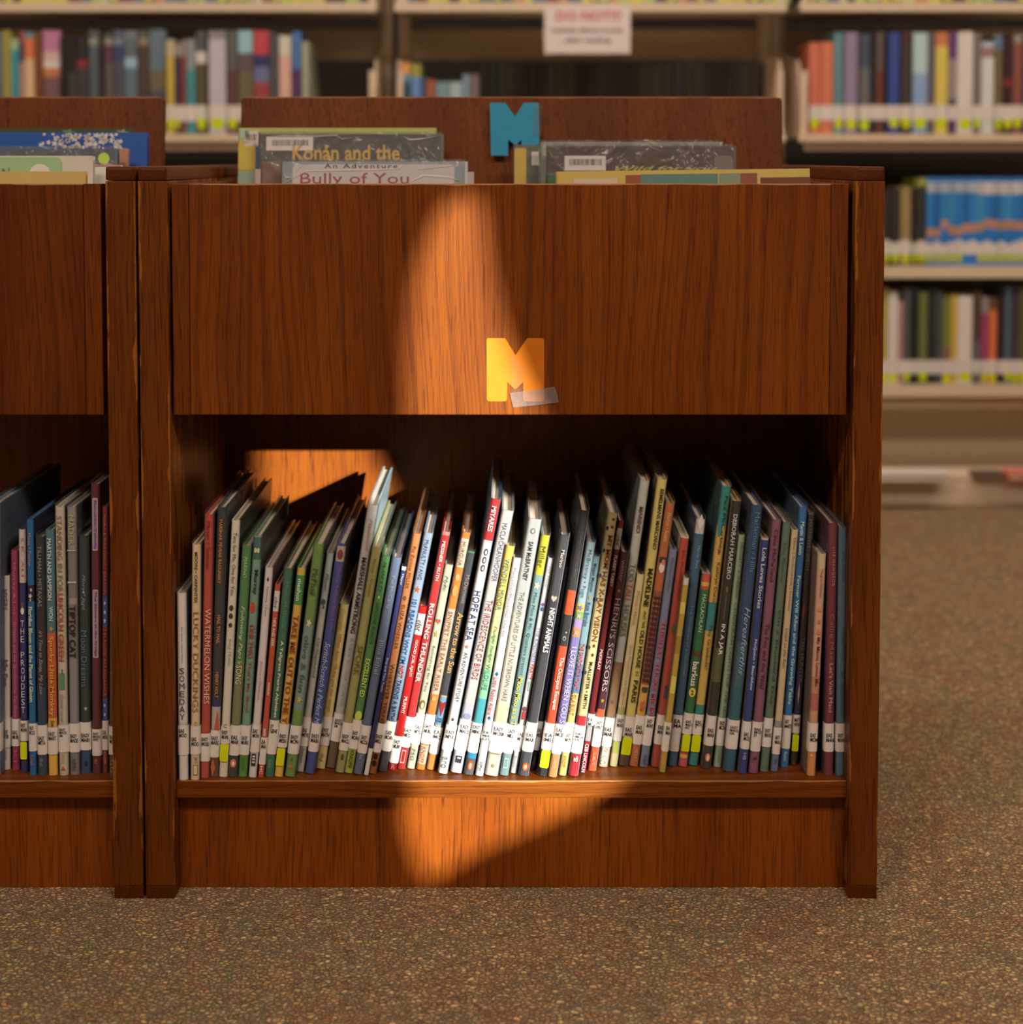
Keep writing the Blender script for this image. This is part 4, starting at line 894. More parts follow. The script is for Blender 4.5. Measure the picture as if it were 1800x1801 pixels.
 [('Billy Hartaway Bros', 968, 1054, '64241a', .4, 0, '')], [('d', 1095, 1118, .7, 0, '4c4c28'), ('o', 1206, 1228, .35, 0, '3c3c48')], 'L', 'red book with a cream left board, right of the lavender one', G1),
(1159.5, 1172, 1359, 1203, 1213, 1018, 'S', 'a07c14', '4c3c14', [(1018, 1030, 'b4a494'), (1060, 1080, 'c8a02c'), (1120, 1150, '8c6a10'), (1190, 1220, 'd0a830')], (1271, 1322, 1277), 'EA\nMA', None, [], [], 'F', 'narrow shiny gold book', G1),
(1174.5, 1191, 1348, 1224, 1243, 915, 'S', '2e5068', '1c2c3c', [(915, 940, 'a89c90')], (1258, 1322, 1265), 'EA\nMA', None,
 [('Maron Shea', 960, 1000, '6c8494', .3, .1, ''), ('The Shoelaces of a Spaceman', 1064, 1190, '5c7c90', .36, .05, '')], [('d', 905, 935, .7, 0, 'b0a498')], 'F', 'dark blue book with a torn white top', G1),
(1194, 1209, 1349, 1236, 1251, 1011, 'S', '1f5a2c', 'a89c94', [(1011, 1025, 'b0402c'), (1025, 1032, 'b8901c'), (1032, 1038, 'a83c28'), (1145, 1156, '4c3424'), (1322, 1328, 'a83c28'), (1328, 1334, 'b8901c'), (1334, 1349, 'a8403c')], (1255, 1292, 1267), 'EAS\nMAC\nAC', (1292, 1322),
 [('MACLACHLAN', 1046, 1112, 'a0b09c', .42, 0, ''), ('barkus', 1164, 1207, 'c0c8b8', .7, 0, 'b'), ('2', 1214, 1222, '2c3c1c', .3, 0, 'bU')], [('e', 1210, 1226, .8, 0, 'b89c1c')], 'FL', 'green book with red and yellow bands and a yellow number 2 disc', G1),
(1211, 1228, 1347, 1268, 1289, 857, 'S', '1f6c66', '9c7820', [(925, 1060, 'b0862c'), (1110, 1240, 'ac8630')], (1257, 1293, 1267), 'EAS\nMCC\nY', (1293, 1323),
 [('Paul McCartney', 873, 972, '1a2c30', .48, .05, ''), ('Kathryn Durst', 989, 1060, '4c3a10', .48, .05, ''), ('Hey Grandude!', 1100, 1176, '4a3c18', .5, .05, '')],
 [('e', 900, 945, .5, -.2, '1f6c66'), ('s', 967, 977, .42, 0, 'a02c1c')], 'F', 'tall teal and mustard book with a small red star on its spine', G1),
(1233, 1252.5, 1353, 1289, 1304, 883, 'S', '2e2820', 'a8841c', [(1140, 1200, '4c4c28'), (1312, 1353, '34302e')], (1259, 1312, 1281), 'EAS\nMAR', None,
 [('DEBORAH MARCERO', 905, 1019, '9c9894', .5, 0, 'b'), ('IN A JAR', 1097, 1152, 'c0b8ac', .56, 0, 'b')],
 [('e', 1032, 1042, .25, 0, '5c5438'), ('r', 1046, 1090, .06, 0, '5c5838'), ('e', 1325, 1340, .6, 0, 'b85c34'), ('e', 1328, 1338, .25, 0, 'c8bcae')], 'FL', 'black book with a yellow board and white IN A JAR lettering', G1),
(1255.5, 1269.5, 1350, 1298.5, 1312, 942, 'S', '7c8a6c', '4c5844', [], (1263, 1312, 1268), 'EASY\nMCGH', None,
 [('McGINTY & SHEBAN', 954, 1050, '4c5a44', .4, .1, ''), ('CHANUKAH LIGHTS FOR THE SEA', 1060, 1262, '4c5a44', .42, .1, ''), ('CLARION', 1316, 1340, '5c6c50', .36, 0, '')], [], 'F', 'pale sage book with dense dark capitals', G1),
(1273, 1293, 1358, 1323, 1342, 890, 'S', '243e5c', '1a2c44', [(1130, 1208, '34505c'), (1208, 1268, '1c505c'), (1318, 1358, '1f4a58')], (1267, 1318, 1277), 'EASY\nMACL\nHA', None,
 [('Maclachlan / Hills', 902, 1006, '4c6c84', .42, .1, ''), ('Hereafterthis', 1068, 1186, '7c8ca0', .5, .1, 'i')], [], 'F', 'navy to teal book with silvery slanted lettering', G1),
(1300, 1313, 1362, 1340, 1353, 948, 'S', '24346c', '9c7c54', [(948, 951, 'a89070')], (1269, 1318, 1288), 'EAS\nMCQ', None,
 [('Lola Loves Stories', 964, 1070, 'a09c98', .55, 0, 'b'), ('McQuinn • Beardshaw', 1124, 1214, '98a0b8', .42, 0, 'b'), ('HB', 1324, 1336, '8c94b0', .4, 0, '')], [], 'FL', 'royal blue book with a tan left board and cream serif lettering', G1),
(1317, 1334, 1361, 1359, 1375, 915, 'S', '744054', '4c2c38', [], (1270, 1322, 1280), 'EAS\nMCF\nD', None,
 [('Clive McFarland', 932, 1022, '34202c', .45, 0, ''), ('The Fox and the Wild', 1096, 1210, '3a2030', .5, 0, ''), ('t', 1330, 1338, '34202c', .4, 0, '')], [], 'F', 'mauve book lettered The Fox and the Wild', G1),
(1336.5, 1352, 1358, 1377, 1392, 920, 'S', '4e5e4c', '34402f', [], (1263, 1314, 1281), 'EASY\nMANC', None,
 [('Lisa Maneros', 956, 1024, '2f3c30', .38, 0, 'w'), ('On a Bluebird Day', 1072, 1240, '2f3c30', .42, .05, '')], [], 'F', 'grey green book between the mauve and the beige books', G1),
(1354.5, 1371, 1357, 1393, 1405, 933, 'S', 'a88c68', '8c7458', [(1268, 1280, '74706c'), (1327, 1357, '4c5c74')], (1280, 1327, 1293), 'EASY\nMANU', None,
 [('Manu | Archambault | Erickson', 946, 1074, '4c4434', .42, 0, ''), ('Listen to the Rain', 1104, 1174, '443c30', .46, 0, 'i'), ('HH', 1334, 1342, '2c3850', .4, 0, '')], [], '', 'beige book lettered Listen to the Rain with a blue foot', G1),
(1372.5, 1387, 1350, 1406, 1421, 893, 'S', '1e5c8c', '144c7c', [], (1258, 1317, 1265), 'ASY\nMARTI', None,
 [('Martin & Lewis', 918, 976, '9cb0c0', .46, 0, 'b'), ('Farmer Will Allen and the Growing Table', 1012, 1238, '8ca8bc', .52, 0, 'b'), ('Readers', 1322, 1338, '90aabc', .36, 0, '')], [], 'F', 'bright blue book lettered Growing Table', G1),
(1388.5, 1404, 1346, 1421, 1433, 902, 'S', '2c2622', '241e1c', [(902, 906, '4c484a'), (1185, 1257, '2a2440')], (1257, 1290, 1262), 'MATT\nHEWS', (1291, 1321),
 [('MATHEWS / SMITH', 914, 1002, '5c5450', .45, 0, ''), ('THE HUNTER', 1120, 1200, '54504c', .5, .1, '')], [('d', 1056, 1092, .4, -.1, '6c2418'), ('d', 1200, 1240, .25, 0, '9c7c4c'), ('t', 1338, 1344, .3, 0, '8c3424')], 'F', 'dark painted book with a yellow sticker, right of the bright blue one', G1),
(1418.5, 1436, 1365, 1439, 1454, 975, 'S', 'b08064', '6c6050', [(975, 1000, 'a89468'), (1190, 1220, 'a06c48'), (1220, 1250, '9c4c48'), (1250, 1272, 'a8784c'), (1322, 1365, 'b86c24')], (1272, 1322, 1289), 'EAS\nMCM', None,
 [('Margaret McNamara', 1002, 1052, '4c3c34', .34, 0, ''), ('My Mama Loves Me', 1120, 1206, '6c2c34', .5, 0, 'b')],
 [('e', 1068, 1076, .5, 0, 'b06c38'), ('e', 1090, 1097, .4, 0, 'a85030'), ('e', 1108, 1116, .5, 0, 'b05c3c'), ('s', 1326, 1332, .3, -.1, 'd8c8a8')], 'F', 'peach coloured book standing by the gap at the right', G1),
(1449, 1466.5, 1364, 1458, 1474, 921, 'S', '64222c', '441820', [], (1272, 1322, 1289), 'EAS\nMAN', None,
 [('LISE MANGEOR', 962, 1030, '9c7064', .3, .1, 'w'), ('Callie Mae', 1078, 1160, '7c4c4c', .42, .05, ''), ("Let's Visit Maui", 1166, 1252, 'a08478', .42, .05, '')], [], 'F', 'dark red book, last but one on the right', G1),
(1470.5, 1485.5, 1364, 1476, 1490.5, 930, 'S', '46606e', '3c5460', [], (1272, 1322, 1289), 'EASY\nMANN', None,
 [('Lisa Manero', 970, 1024, '2c3c48', .36, .1, 'w'), ("The Night House", 1100, 1160, '2c3c48', .4, .1, ''), ('BY THE WATER', 1180, 1256, '30424e', .4, .1, '')], [], 'F', 'steel blue book at the right end against the side panel', G1),
# ---- left bin
(-18, 1, 1364, -20, 0, 887, 'S', '46647c', '3c5a74', [], (1272, 1322), 'EASY', None, [], [], 'F', 'light blue book half cut off at the left picture edge', G2),
(2.5, 17.5, 1354, 2, 17, 1013, 'S', 'ae9e94', '4c5838', [], (1263, 1315, 1283), 'EASY\nMYER', None,
 [('MYERS', 1036, 1073, '4c4440', .62, 0, ''), ('My Pen', 1160, 1206, '3c3834', .68, 0, ''), ('ZOYA', 1318, 1336, '7c706c', .42, 0, '')], [], '', 'white book lettered My Pen', G2),
(21.5, 35, 1355, 18, 32.5, 969, 'S', '7c2848', '4c5c24', [], (1264, 1312, 1284), 'EAS\nMUR', None,
 [('Murray & Los', 990, 1080, 'a85c5c', .42, 0, ''), ('Grimelda and the Spooktacular Pet Show', 1092, 1262, 'a06c7c', .5, 0, ''), ('KT', 1320, 1345, '9c4c44', .35, 0, '')], [], '', 'pink book beside the white one in the left bin', G2),
(36, 50, 1359, 32.5, 45, 932, 'S', '2a2c54', '343040', [(932, 1025, 'a8948a')], (1267, 1303, 1271), 'EASY\nMUHA', (1304, 1335),
 [('S.K. ALI', 945, 1012, '8c5c50', .36, .1, ''), ('THE PROUDEST', 1090, 1256, '9ca0b4', .5, 0, 'S')], [('e', 1058, 1070, .4, 0, '5c3c34'), ('e', 1068, 1080, .5, 0, 'b4a8a0')], '', 'navy and cream book with THE PROUDEST spelled down its spine', G2),
(52, 64, 1364, 45, 60, 915, 'S', '10517c', '141c34', [(1029, 1057, '1c1c38')], (1272, 1321, 1276), 'EASY\nMCCO', None,
 [('Moes • Poelan', 937, 995, 'a0685c', .42, 0, ''), ('Floridius Bloom and the Planet of Gloom', 1066, 1234, 'b4ac7c', .55, 0, 'b'), ('Dial', 1328, 1344, 'a04c40', .45, 0, '')],
 [('e', 1034, 1040, .32, .1, 'b88c3c'), ('f', 1043, 1052, .6, 0, 'a89c98'), ('s', 1051, 1058, .4, 0, 'b8842c')], '', 'blue book with cream Planet of Gloom lettering', G2),
(66.5, 82, 1364, 62, 78, 945, 'S', '28262c', '1c1c24', [(1210, 1275, '223848'), (1327, 1364, '2a3840')], (1275, 1327, 1294), 'EASY\nMETA', None,
 [('TILLMAN • METAXAS', 960, 1066, '807878', .42, 0, ''), ("It's Time to Sleep, My Love", 1108, 1220, '8c8484', .5, 0, 'i'), ('dial', 1332, 1346, '6c7c80', .35, 0, '')], [], 'F', "black book with grey script It's Time to Sleep", G2),
(85, 101, 1364, 79, 95, 933, 'S', '3c5c66', '6c3448', [(1113, 1263, 'a4461c'), (1263, 1279, 'b4841c'), (1327, 1364, 'bc8814')], (1279, 1327, 1286), 'EASY\nMART', None,
 [('MARTIN AND SAMPSON', 947, 1055, 'a8aca0', .46, 0, 'b'), ('WON', 1066, 1091, 'a8aca0', .46, .1, 'b'), ('Spunky Little Monkey', 1118, 1258, 'bc841c', .56, .05, 'b'), ('Sch', 1266, 1277, '3c3424', .4, .1, 'b')], [('f', 1101, 1110, .45, .1, 'b06c2c')], '', 'teal and orange book lettered Spunky Little Monkey', G2),
(104, 120.5, 1364, 95, 114, 892, 'S', 'a4927e', '4c5c34', [], (1275, 1323, 1280), 'EASY\nMACK\nSM', None,
 [('STANDING IN FOR', 907, 1040, '64543c', .55, 0, ''), ('LINCOLN GREEN', 1042, 1161, '98442c', .6, 0, 'b'), ('Gone now', 1220, 1270, '6c6460', .4, 0, 'i'), ('KANE', 1325, 1342, 'a86c60', .34, 0, '')],
 [('o', 1183, 1212, .6, 0, '4c6c4c'), ('r', 1176, 1186, .12, .05, '3c4844'), ('t', 1347, 1354, .5, 0, 'a83424')], 'F', 'cream book with red LINCOLN GREEN lettering and a green bottle', G2),
(123, 139.5, 1363, 117, 134, 892, 'S', '6a605e', '3c3a30', [(892, 968, '78706a'), (1052, 1062, '8c7468'), (1158, 1272, '746c6e')], (1272, 1323, 1290), 'EASY\nMADE', None,
 [('MADER', 906, 958, '988a50', .55, 0, ''), ('TIPTOP CAT', 1064, 1156, '22201c', .72, 0, 'b'), ('HMH', 1334, 1354, '3c3838', .5, 0, '')],
 [('r', 967, 969, .9, 0, 'a09494'), ('r', 1022, 1025, .9, 0, 'a09494')], 'F', 'grey book with large black TIPTOP CAT lettering', G2),
(141.5, 160, 1361, 138, 155.5, 943, 'S', '26302f', '1e2828', [(1319, 1361, '2a3c5c')], (1270, 1319, 1289), 'EASY\nMARI', None,
 [('Mora * Jago', 1010, 1072, '6c7c80', .44, 0, 'i'), ('Moon Dreams', 1108, 1207, '4c6068', .58, 0, '')], [('s', 1038, 1044, .3, 0, '8c9ca0'), ('s', 1241, 1250, .4, .1, '8c9ca0'), ('d', 1336, 1348, .4, .1, '1c2030')], 'F', 'dark teal book lettered Moon Dreams', G2),
(162.5, 178, 1362, 159.5, 176, 852, 'S', '541e24', '5c3420', [], (1282, 1329, 1287), 'EASY\nMANU\nSHKI', None,
 [('Manushkin/Zelinsky', 880, 965, '5c3c78', .32, 0, 'b'), ('The Shivers in the Fridge', 1039, 1154, '5c3440', .32, 0, 'b'), ('dial', 1334, 1342, '9c5c34', .35, 0, '')],
 [('o', 876, 968, .62, 0, 'a08890'), ('o', 878, 966, .5, 0, '8c7080'), ('o', 1036, 1156, .62, 0, 'a08890'), ('o', 1038, 1154, .5, 0, '8c7080')], 'F', 'maroon book, tallest in the left bin, with outlined lettering', G2),
(180.5, 190, 1360, 178, 192, 892, 'S', '74241c', '4c1c18', [(1049, 1102, '3c4c7c'), (1228, 1267, '3c4c7c')], (1267, 1319, 1284), 'EAS\nMOR', None,
 [('MORA & MARTINEZ • BARTON', 904, 1044, '9c6458', .4, 0, ''), ('I PLEDGE ALLEGIANCE', 1106, 1224, '984c44', .5, 0, 'b'), ('KNOPF', 1321, 1343, 'a8746c', .42, 0, '')],
 [('s', 1055, 1065, .55, 0, 'b4a8a0'), ('s', 1071, 1081, .55, 0, 'b4a8a0'), ('s', 1086, 1096, .55, 0, 'b4a8a0'), ('s', 1236, 1244, .5, 0, 'b4a8a0'), ('s', 1252, 1260, .5, 0, 'b4a8a0')], 'F', 'red book with blue star blocks lettered ALLEGIANCE', G2),
(191, 204, 1369, 193, 204, 1010, 'S', '4c3826', '3c2c20', [], (1277, 1327, 1292), 'EAS\nMCC', None, [('Strong gentle', 1125, 1222, '6c5c44', .4, 0, ''), ('GG', 1335, 1358, '7c705c', .5, 0, '')], [], '', 'brown book half hidden by the post of the left bin', G2),
]
for B in BOOKS:
    spine_book(B)

# ------------------------------------------------------------------ books in the bins, covers forward
def cover_book(x0, x1, yt, Y, hx, label, group, t=0.010, lean=0.10, film=False, yaw=0.0, extra=None, h=None, roll=0.0, spine=None):
    zt = zat(yt, Y); zb = 0.6565
    Hh = max(0.12, (zt - zb)) / math.cos(lean)
    Xa, Xb = xat(x0, Y, zt), xat(x1, Y, zt)
    w = Xb - Xa
    r = empty('picture_book', (0, 0, 0), label, 'book', group)
    Yb = Y - math.sin(lean) * Hh
    M = Matrix.Translation((Xa, Yb, zb + abs(math.sin(roll)) * w * (1 if roll > 0 else 0))) @ Matrix.Rotation(-lean, 4, 'X') @ Matrix.Rotation(roll, 4, 'Y') @ Matrix.Rotation(-math.pi / 2 + yaw, 4, 'Z')
    r.matrix_world = M
    m = paint(hx, 'S', 0.3, 0.3)
    sp = paint(spine, 'S') if spine else m
    book_body(r, t, Hh, w, [(0, Hh, sp)], m, m, film=film, rnd=0.45)
    F = t / 2
    pxm = 1.0 / FPX * Y
    for e in extra or []:
        if e[0] == 'T':      # text: str, x0, x1, ybot, ytop, colour, style
            _, s, a0, a1, b0, b1, c, st = e
            text_on(r, 'cover_text', s, 'front', (a0 - x0) * pxm, (a1 - x0) * pxm, Hh - (b0 - yt) * pxm, Hh - (b1 - yt) * pxm, mat_paint(alb(c), 0.4), st, F + 0.0013, 'up')
        elif e[0] == 'C':    # crease in the clear jacket, painted white as its glint: list of (x, y), width in pixels
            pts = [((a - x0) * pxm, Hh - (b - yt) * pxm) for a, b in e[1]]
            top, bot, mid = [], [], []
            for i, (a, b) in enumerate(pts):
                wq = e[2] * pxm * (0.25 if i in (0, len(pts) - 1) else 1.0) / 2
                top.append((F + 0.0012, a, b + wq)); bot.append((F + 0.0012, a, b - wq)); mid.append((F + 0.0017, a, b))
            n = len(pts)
            me = bpy.data.meshes.new('jacket_crease_glint')
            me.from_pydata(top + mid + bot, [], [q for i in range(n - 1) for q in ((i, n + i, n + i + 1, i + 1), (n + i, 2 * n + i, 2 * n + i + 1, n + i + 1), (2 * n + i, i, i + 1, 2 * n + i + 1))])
            me.materials.append(mat_paint((0.82, 0.82, 0.80, 1), 0.12, 0.6, name='creased_film_glint'))
            o = bpy.data.objects.new('jacket_crease_glint', me); COL.objects.link(o); o.parent = r
        else:                # shape: kind, x0, x1, ybot, ytop, colour, name
            k_, a0, a1, b0, b1, c, nm = e
            plate(r, nm, shape_poly(k_, (a0 - x0) * pxm, (a1 - x0) * pxm, max(0.002, Hh - (b0 - yt) * pxm), min(Hh - 0.0005, Hh - (b1 - yt) * pxm)), 'front', F + (0.0009 if nm != 'barcode_bar' else 0.0013), mat_paint(alb(c), 0.4), th=0.0002)
    return r
def barcode(x0, x1, y0, y1):
    out = [('r', x0, x1, y1, y0, 'b8a49a', 'barcode_label')]
    x = x0 + (x1 - x0) * .12
    rr = random.Random(int(x0))
    while x < x1 - (x1 - x0) * .12:
        w = rr.choice((0.8, 1.2, 1.8))
        out.append(('r', x, x + w, y1 - (y1 - y0) * .36, y0 + (y1 - y0) * .22, '4a4240', 'barcode_bar'))
        x += w + rr.choice((0.9, 1.3, 1.8))
    return out
GB1, GB2 = 'books facing forward in the letter M bin', 'books facing forward in the left bin'
cover_book(420, 768, 226, FY + .355, '9c9a48', 'yellow green book leaning furthest back at the left of the letter M bin', GB1, t=.009, lean=.10,
           extra=[('o', 421, 452, 300, 250, 'b0921c', 'printed_block'), ('r', 424, 440, 244, 228, '8ea08c', 'printed_block'), ('o', 421, 470, 330, 302, '7c8870', 'printed_block'), ('r', 451, 457, 330, 258, '2c5a84', 'printed_block')] + barcode(432, 456, 231, 258))
cover_book(456, 781, 237, FY + .325, '5c5854', 'slate grey book with large gold lettering ending in the words and the', GB1, t=.011, lean=.10, film='big',
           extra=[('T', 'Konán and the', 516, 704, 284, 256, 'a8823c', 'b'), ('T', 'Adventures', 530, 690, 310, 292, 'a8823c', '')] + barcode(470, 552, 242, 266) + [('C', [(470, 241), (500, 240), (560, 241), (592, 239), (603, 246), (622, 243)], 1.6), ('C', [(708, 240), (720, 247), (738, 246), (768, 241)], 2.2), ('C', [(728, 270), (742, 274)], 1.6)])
cover_book(448, 700, 298, FY + .285, 'a48a7c', 'pinkish book just showing at the left of the front group', GB1, t=.007, lean=.09)
cover_book(500, 834, 303, FY + .265, 'a88a84', 'pale pink book just showing right of the pale blue one', GB1, t=.006, lean=.09)
cover_book(460, 510, 287, FY + .235, '8c6450', 'brown edged book in a crinkled jacket, left of the pale blue one', GB1, t=.010, lean=.08, film='big')
cover_book(496, 823, 285, FY + .205, '9aa0a4', 'pale blue book in a shiny crinkled jacket, front of the left group', GB1, t=.012, lean=.08, film='big',
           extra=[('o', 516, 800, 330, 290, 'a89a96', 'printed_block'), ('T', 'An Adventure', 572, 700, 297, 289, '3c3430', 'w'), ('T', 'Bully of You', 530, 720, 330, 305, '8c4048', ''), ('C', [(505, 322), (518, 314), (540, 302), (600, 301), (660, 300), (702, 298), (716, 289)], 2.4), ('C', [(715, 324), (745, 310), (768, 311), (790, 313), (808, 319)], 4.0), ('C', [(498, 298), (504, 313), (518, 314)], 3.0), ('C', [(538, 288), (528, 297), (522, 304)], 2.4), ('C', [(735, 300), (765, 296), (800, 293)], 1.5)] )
cover_book(904, 1180, 258, FY + .340, '6c6a50', 'olive book with a yellow band at its left, partly behind the blue letter', GB1, t=.010, lean=.10, film='big',
           extra=[('o', 905, 926, 330, 262, 'ac8a2c', 'printed_block'), ('r', 935, 950, 292, 268, 'b8a8a0', 'printed_block'), ('r', 948, 954, 330, 262, '50788c', 'printed_block')])
cover_book(951, 1270, 251, FY + .305, 'a09a88', 'cream book in a clear jacket behind the grey brown one', GB1, t=.012, lean=.10, film='big')
cover_book(962, 1294, 258, FY + .275, '5c4a42', 'grey brown book with a barcode label and green lettering', GB1, t=.010, lean=.09, film='big',
           extra=[('T', 'Wild for you', 1082, 1260, 304, 293, '908c3c', 'bi'), ('o', 1255, 1288, 330, 275, '6a5a56', 'printed_block')] + barcode(993, 1065, 275, 301))
cover_book(961, 1200, 309, FY + .110, '2c5a30', 'green book low behind the yellow board book', GB1, t=.011, lean=.05, film='big')
cover_book(982, 1427, 303, FY + .070, 'a88a34', 'wide yellow book in front, with green and rust panels below its edge', GB1, t=.013, lean=.12, roll=-0.012,
           extra=[('r', 1104, 1130, 335, 311, '7c3c1c', 'printed_block'), ('r', 1130, 1265, 335, 310, '48665c', 'printed_block'), ('r', 1268, 1305, 335, 310, '687058', 'printed_block'), ('r', 1305, 1334, 335, 310, '743c20', 'printed_block'), ('r', 1340, 1427, 335, 318, '5c3018', 'printed_block'), ('r', 1012, 1090, 335, 316, 'a89078', 'printed_block')])
cover_book(-90, 233, 227, FY + .355, '3c4224', 'dark leafy green book furthest back in the left bin', GB2, t=.011, lean=.10,
           extra=[('f', 110, 135, 240, 228, '64703c', 'printed_motif'), ('f', 160, 185, 240, 228, '30401c', 'printed_motif'), ('f', 205, 228, 240, 228, '7c7450', 'printed_motif')])
rf = random.Random(5)
fl = []
for k in range(130):
    a = 66 + rf.random() * 150; b = 236 + rf.random() * 26; q = 3.0 + rf.random() * 4
    if rf.random() < 0.75 - abs(a - 150) / 160: fl.append(('f', a - q, a + q, b + q, b - q, 'b4a8b0', 'printed_flower'))
for k in range(14):
    a = 110 + rf.random() * 100; b = 236 + rf.random() * 24
    fl.append(('e', a - 1.6, a + 1.6, b + 1.6, b - 1.6, '103c74', 'barcode_bar'))
cover_book(-70, 261, 234, FY + .320, '15478a', 'deep blue book strewn with white blossom', GB2, t=.012, lean=.10, spine='7c2c3c', extra=fl)
cover_book(-110, 227, 262, FY + .280, 'a06c54', 'salmon book showing right of the slate one', GB2, t=.008, lean=.09)
cover_book(-110, 209, 262, FY + .245, '505660', 'slate book with a round lime sticker', GB2, t=.012, lean=.09, film='big', extra=[('e', 175, 195, 290, 270, '98b024', 'round_sticker')])
cover_book(-100, 215, 291, FY + .205, 'b4a498', 'white book with a thin red top edge', GB2, t=.008, lean=.08, extra=[('r', 60, 214, 293.5, 291.5, 'a84444', 'printed_block')])
cover_book(-150, 166, 275, FY + .165, 'ae9f92', 'white board book with a mottled green panel and pale circle', GB2, t=.012, lean=.07,
           extra=[('o', -140, 112, 335, 277, '7c9468', 'printed_block'), ('e', 55, 92, 326, 289, 'b4a898', 'barcode_bar'), ('T', '& I', 6, 20, 304, 297, '30342c', '')])
cover_book(-160, 153, 302, FY + .100, 'b08c44', 'yellow book at the front of the left bin', GB2, t=.010, lean=.05)
# ------------------------------------------------------------------ books standing on the steel shelves
ORD = ['first', 'second', 'third', 'fourth', 'fifth', 'sixth', 'seventh', 'eighth', 'ninth', 'tenth', 'eleventh', 'twelfth', 'thirteenth', 'fourteenth',
       'fifteenth', 'sixteenth', 'seventeenth', 'eighteenth', 'nineteenth', 'twentieth', 'twenty-first', 'twenty-second', 'twenty-third', 'twenty-fourth',
       'twenty-fifth', 'twenty-sixth', 'twenty-seventh', 'twenty-eighth', 'twenty-ninth', 'thirtieth', 'thirty-first', 'thirty-second', 'thirty-third', 'thirty-fourth', 'thirty-fifth', 'thirty-sixth']
def far_book(x0, x1, yt, zs, label, group, cols, Y=None, lab=None, dot=None, mode='B', d=0.17, slant=0.0):
    """cols: [(y_until, hex)...] from the top down; lab/dot image rows"""
    Y = (SY + 0.02 + RND.uniform(-0.008, 0.008)) if Y is None else Y
    zt = zat(yt, Y); h = max(0.1, zt - zs - 0.001)
    Xc = xat((x0 + x1) / 2, Y, zs + h / 2); t = (x1 - x0) / FPX * (Y * CT + ST * .1) * 0.985
    r = empty('hardback_book', (Xc, Y, zs + 0.0005), label, 'book', group)
    r.rotation_euler = (0, slant, 0)
    bands = []; prev = h
    for (yu, hx) in cols:
        zl = 0.0 if yu is None else max(0.0, zat(yu, Y) - zs)
        bands.append((zl, prev, mat_paint(alb(hx, mode), 0.5, 0.12, name='book_cloth'))); prev = zl
    bands = bands[::-1]
    book_body(r, t, h, d, bands, bands[-1][2], bands[-1][2], rnd=0.3)
    if lab:
        wrap_label(r, 'call_label', t, zat(lab[1], Y) - zs, zat(lab[0], Y) - zs, M_LABEL, min(t * .3, .0042))
    if dot:
        z0, z1 = zat(dot[1], Y) - zs, zat(dot[0], Y) - zs
        plate(r, 'round_sticker', shape_poly('e', -t * .42, t * .42, z0, z1, 14), 'spine', 0.0011, M_DOT)
    return r

LB = [(-8, 3, 58, 'blue', [(None, '4a5a8a')]), (3, 20, 54, 'olive yellow', [(None, '85751c')]), (20, 34, 68, 'teal with pale top', [(88, '8a9a6a'), (None, '1f7a85')]),
      (34, 44, 55, 'red brown', [(75, '8a3f38'), (110, '4a3550'), (None, '9a7064')]), (44, 61, 57, 'orange', [(68, '5a7080'), (104, 'c05a20'), (None, 'cf915f')]),
      (61, 74, 57, 'brown', [(None, '6b3512')]), (76, 107, 54, 'pink and orange sunset', [(92, 'a8607f'), (108, 'b88f80'), (120, 'c2ae9a'), (135, 'b0602a'), (None, '6a4448')]),
      (109, 121, 62, 'black', [(None, '1c1815')]), (121, 134, 64, 'black with grey foot', [(128, '221a1a'), (None, '3a3632')]), (135, 155, 62, 'black with red band', [(106, '261c1e'), (120, '7a2024'), (None, '36302e')]),
      (157, 176, 53, 'grey with cream band', [(68, '4c4c4a'), (80, '857a6a'), (None, '4a5052')]), (177, 184, 60, 'narrow black', [(None, '201c1a')]),
      (184, 200, 57, 'plum', [(68, '46403e'), (80, '80705c'), (112, '56303a'), (None, '54463e')]), (201, 218, 53, 'navy with grey band', [(68, '4c4c66'), (80, '6a6a6c'), (108, '34345a'), (None, '464048')]),
      (219, 242, 54, 'slate with pale spot', [(68, '6a6462'), (102, '50585a'), (120, '8294a0'), (None, '525e66')]), (243, 262, 54, 'dark brown', [(68, '504844'), (80, '80684e'), (None, '44302a')]),
      (263, 292, 52, 'wide slate', [(124, '566068'), (160, '5f5036'), (None, '3c404c')]), (293, 307, 70, 'yellow', [(98, 'a8906a'), (None, 'b08a12')]),
      (308, 317, 78, 'narrow indigo', [(100, '8a7a6a'), (None, '2c2240')]), (317, 327, 72, 'narrow dark red', [(100, '8a6a62'), (None, '702c26')]),
      (328, 344, 69, 'teal below grey', [(124, '7c7674'), (None, '2f7478')]), (345, 364, 55, 'black with a cream spot', [(92, '4a4646'), (112, 'c0aa9a'), (None, '4e4026')]),
      (367, 398, 54, 'wide pinkish grey', [(70, '7a6a6c'), (None, 'a89496')]), (400, 418, 54, 'dark grey and wine', [(124, '504c46'), (None, '582c32')]),
      (419, 445, 54, 'brown with pale blue top', [(94, '7a9cac'), (128, '5a4040'), (None, '5c5034')]), (446, 474, 54, 'red and navy', [(97, 'a82c32'), (118, '2c2650'), (146, '5c5878'), (None, '8a2c30')]),
      (475, 490, 56, 'charcoal', [(None, '423e40')]), (491, 513, 63, 'cream and salmon', [(98, 'b5a58a'), (None, 'c08a74')]), (514, 530, 56, 'blue', [(122, '3c5f90'), (None, '4c2450')]),
      (531, 543, 73, 'cream', [(None, '8f8668')]), (544, 551, 92, 'narrow leaning olive', [(None, '66644c')])]
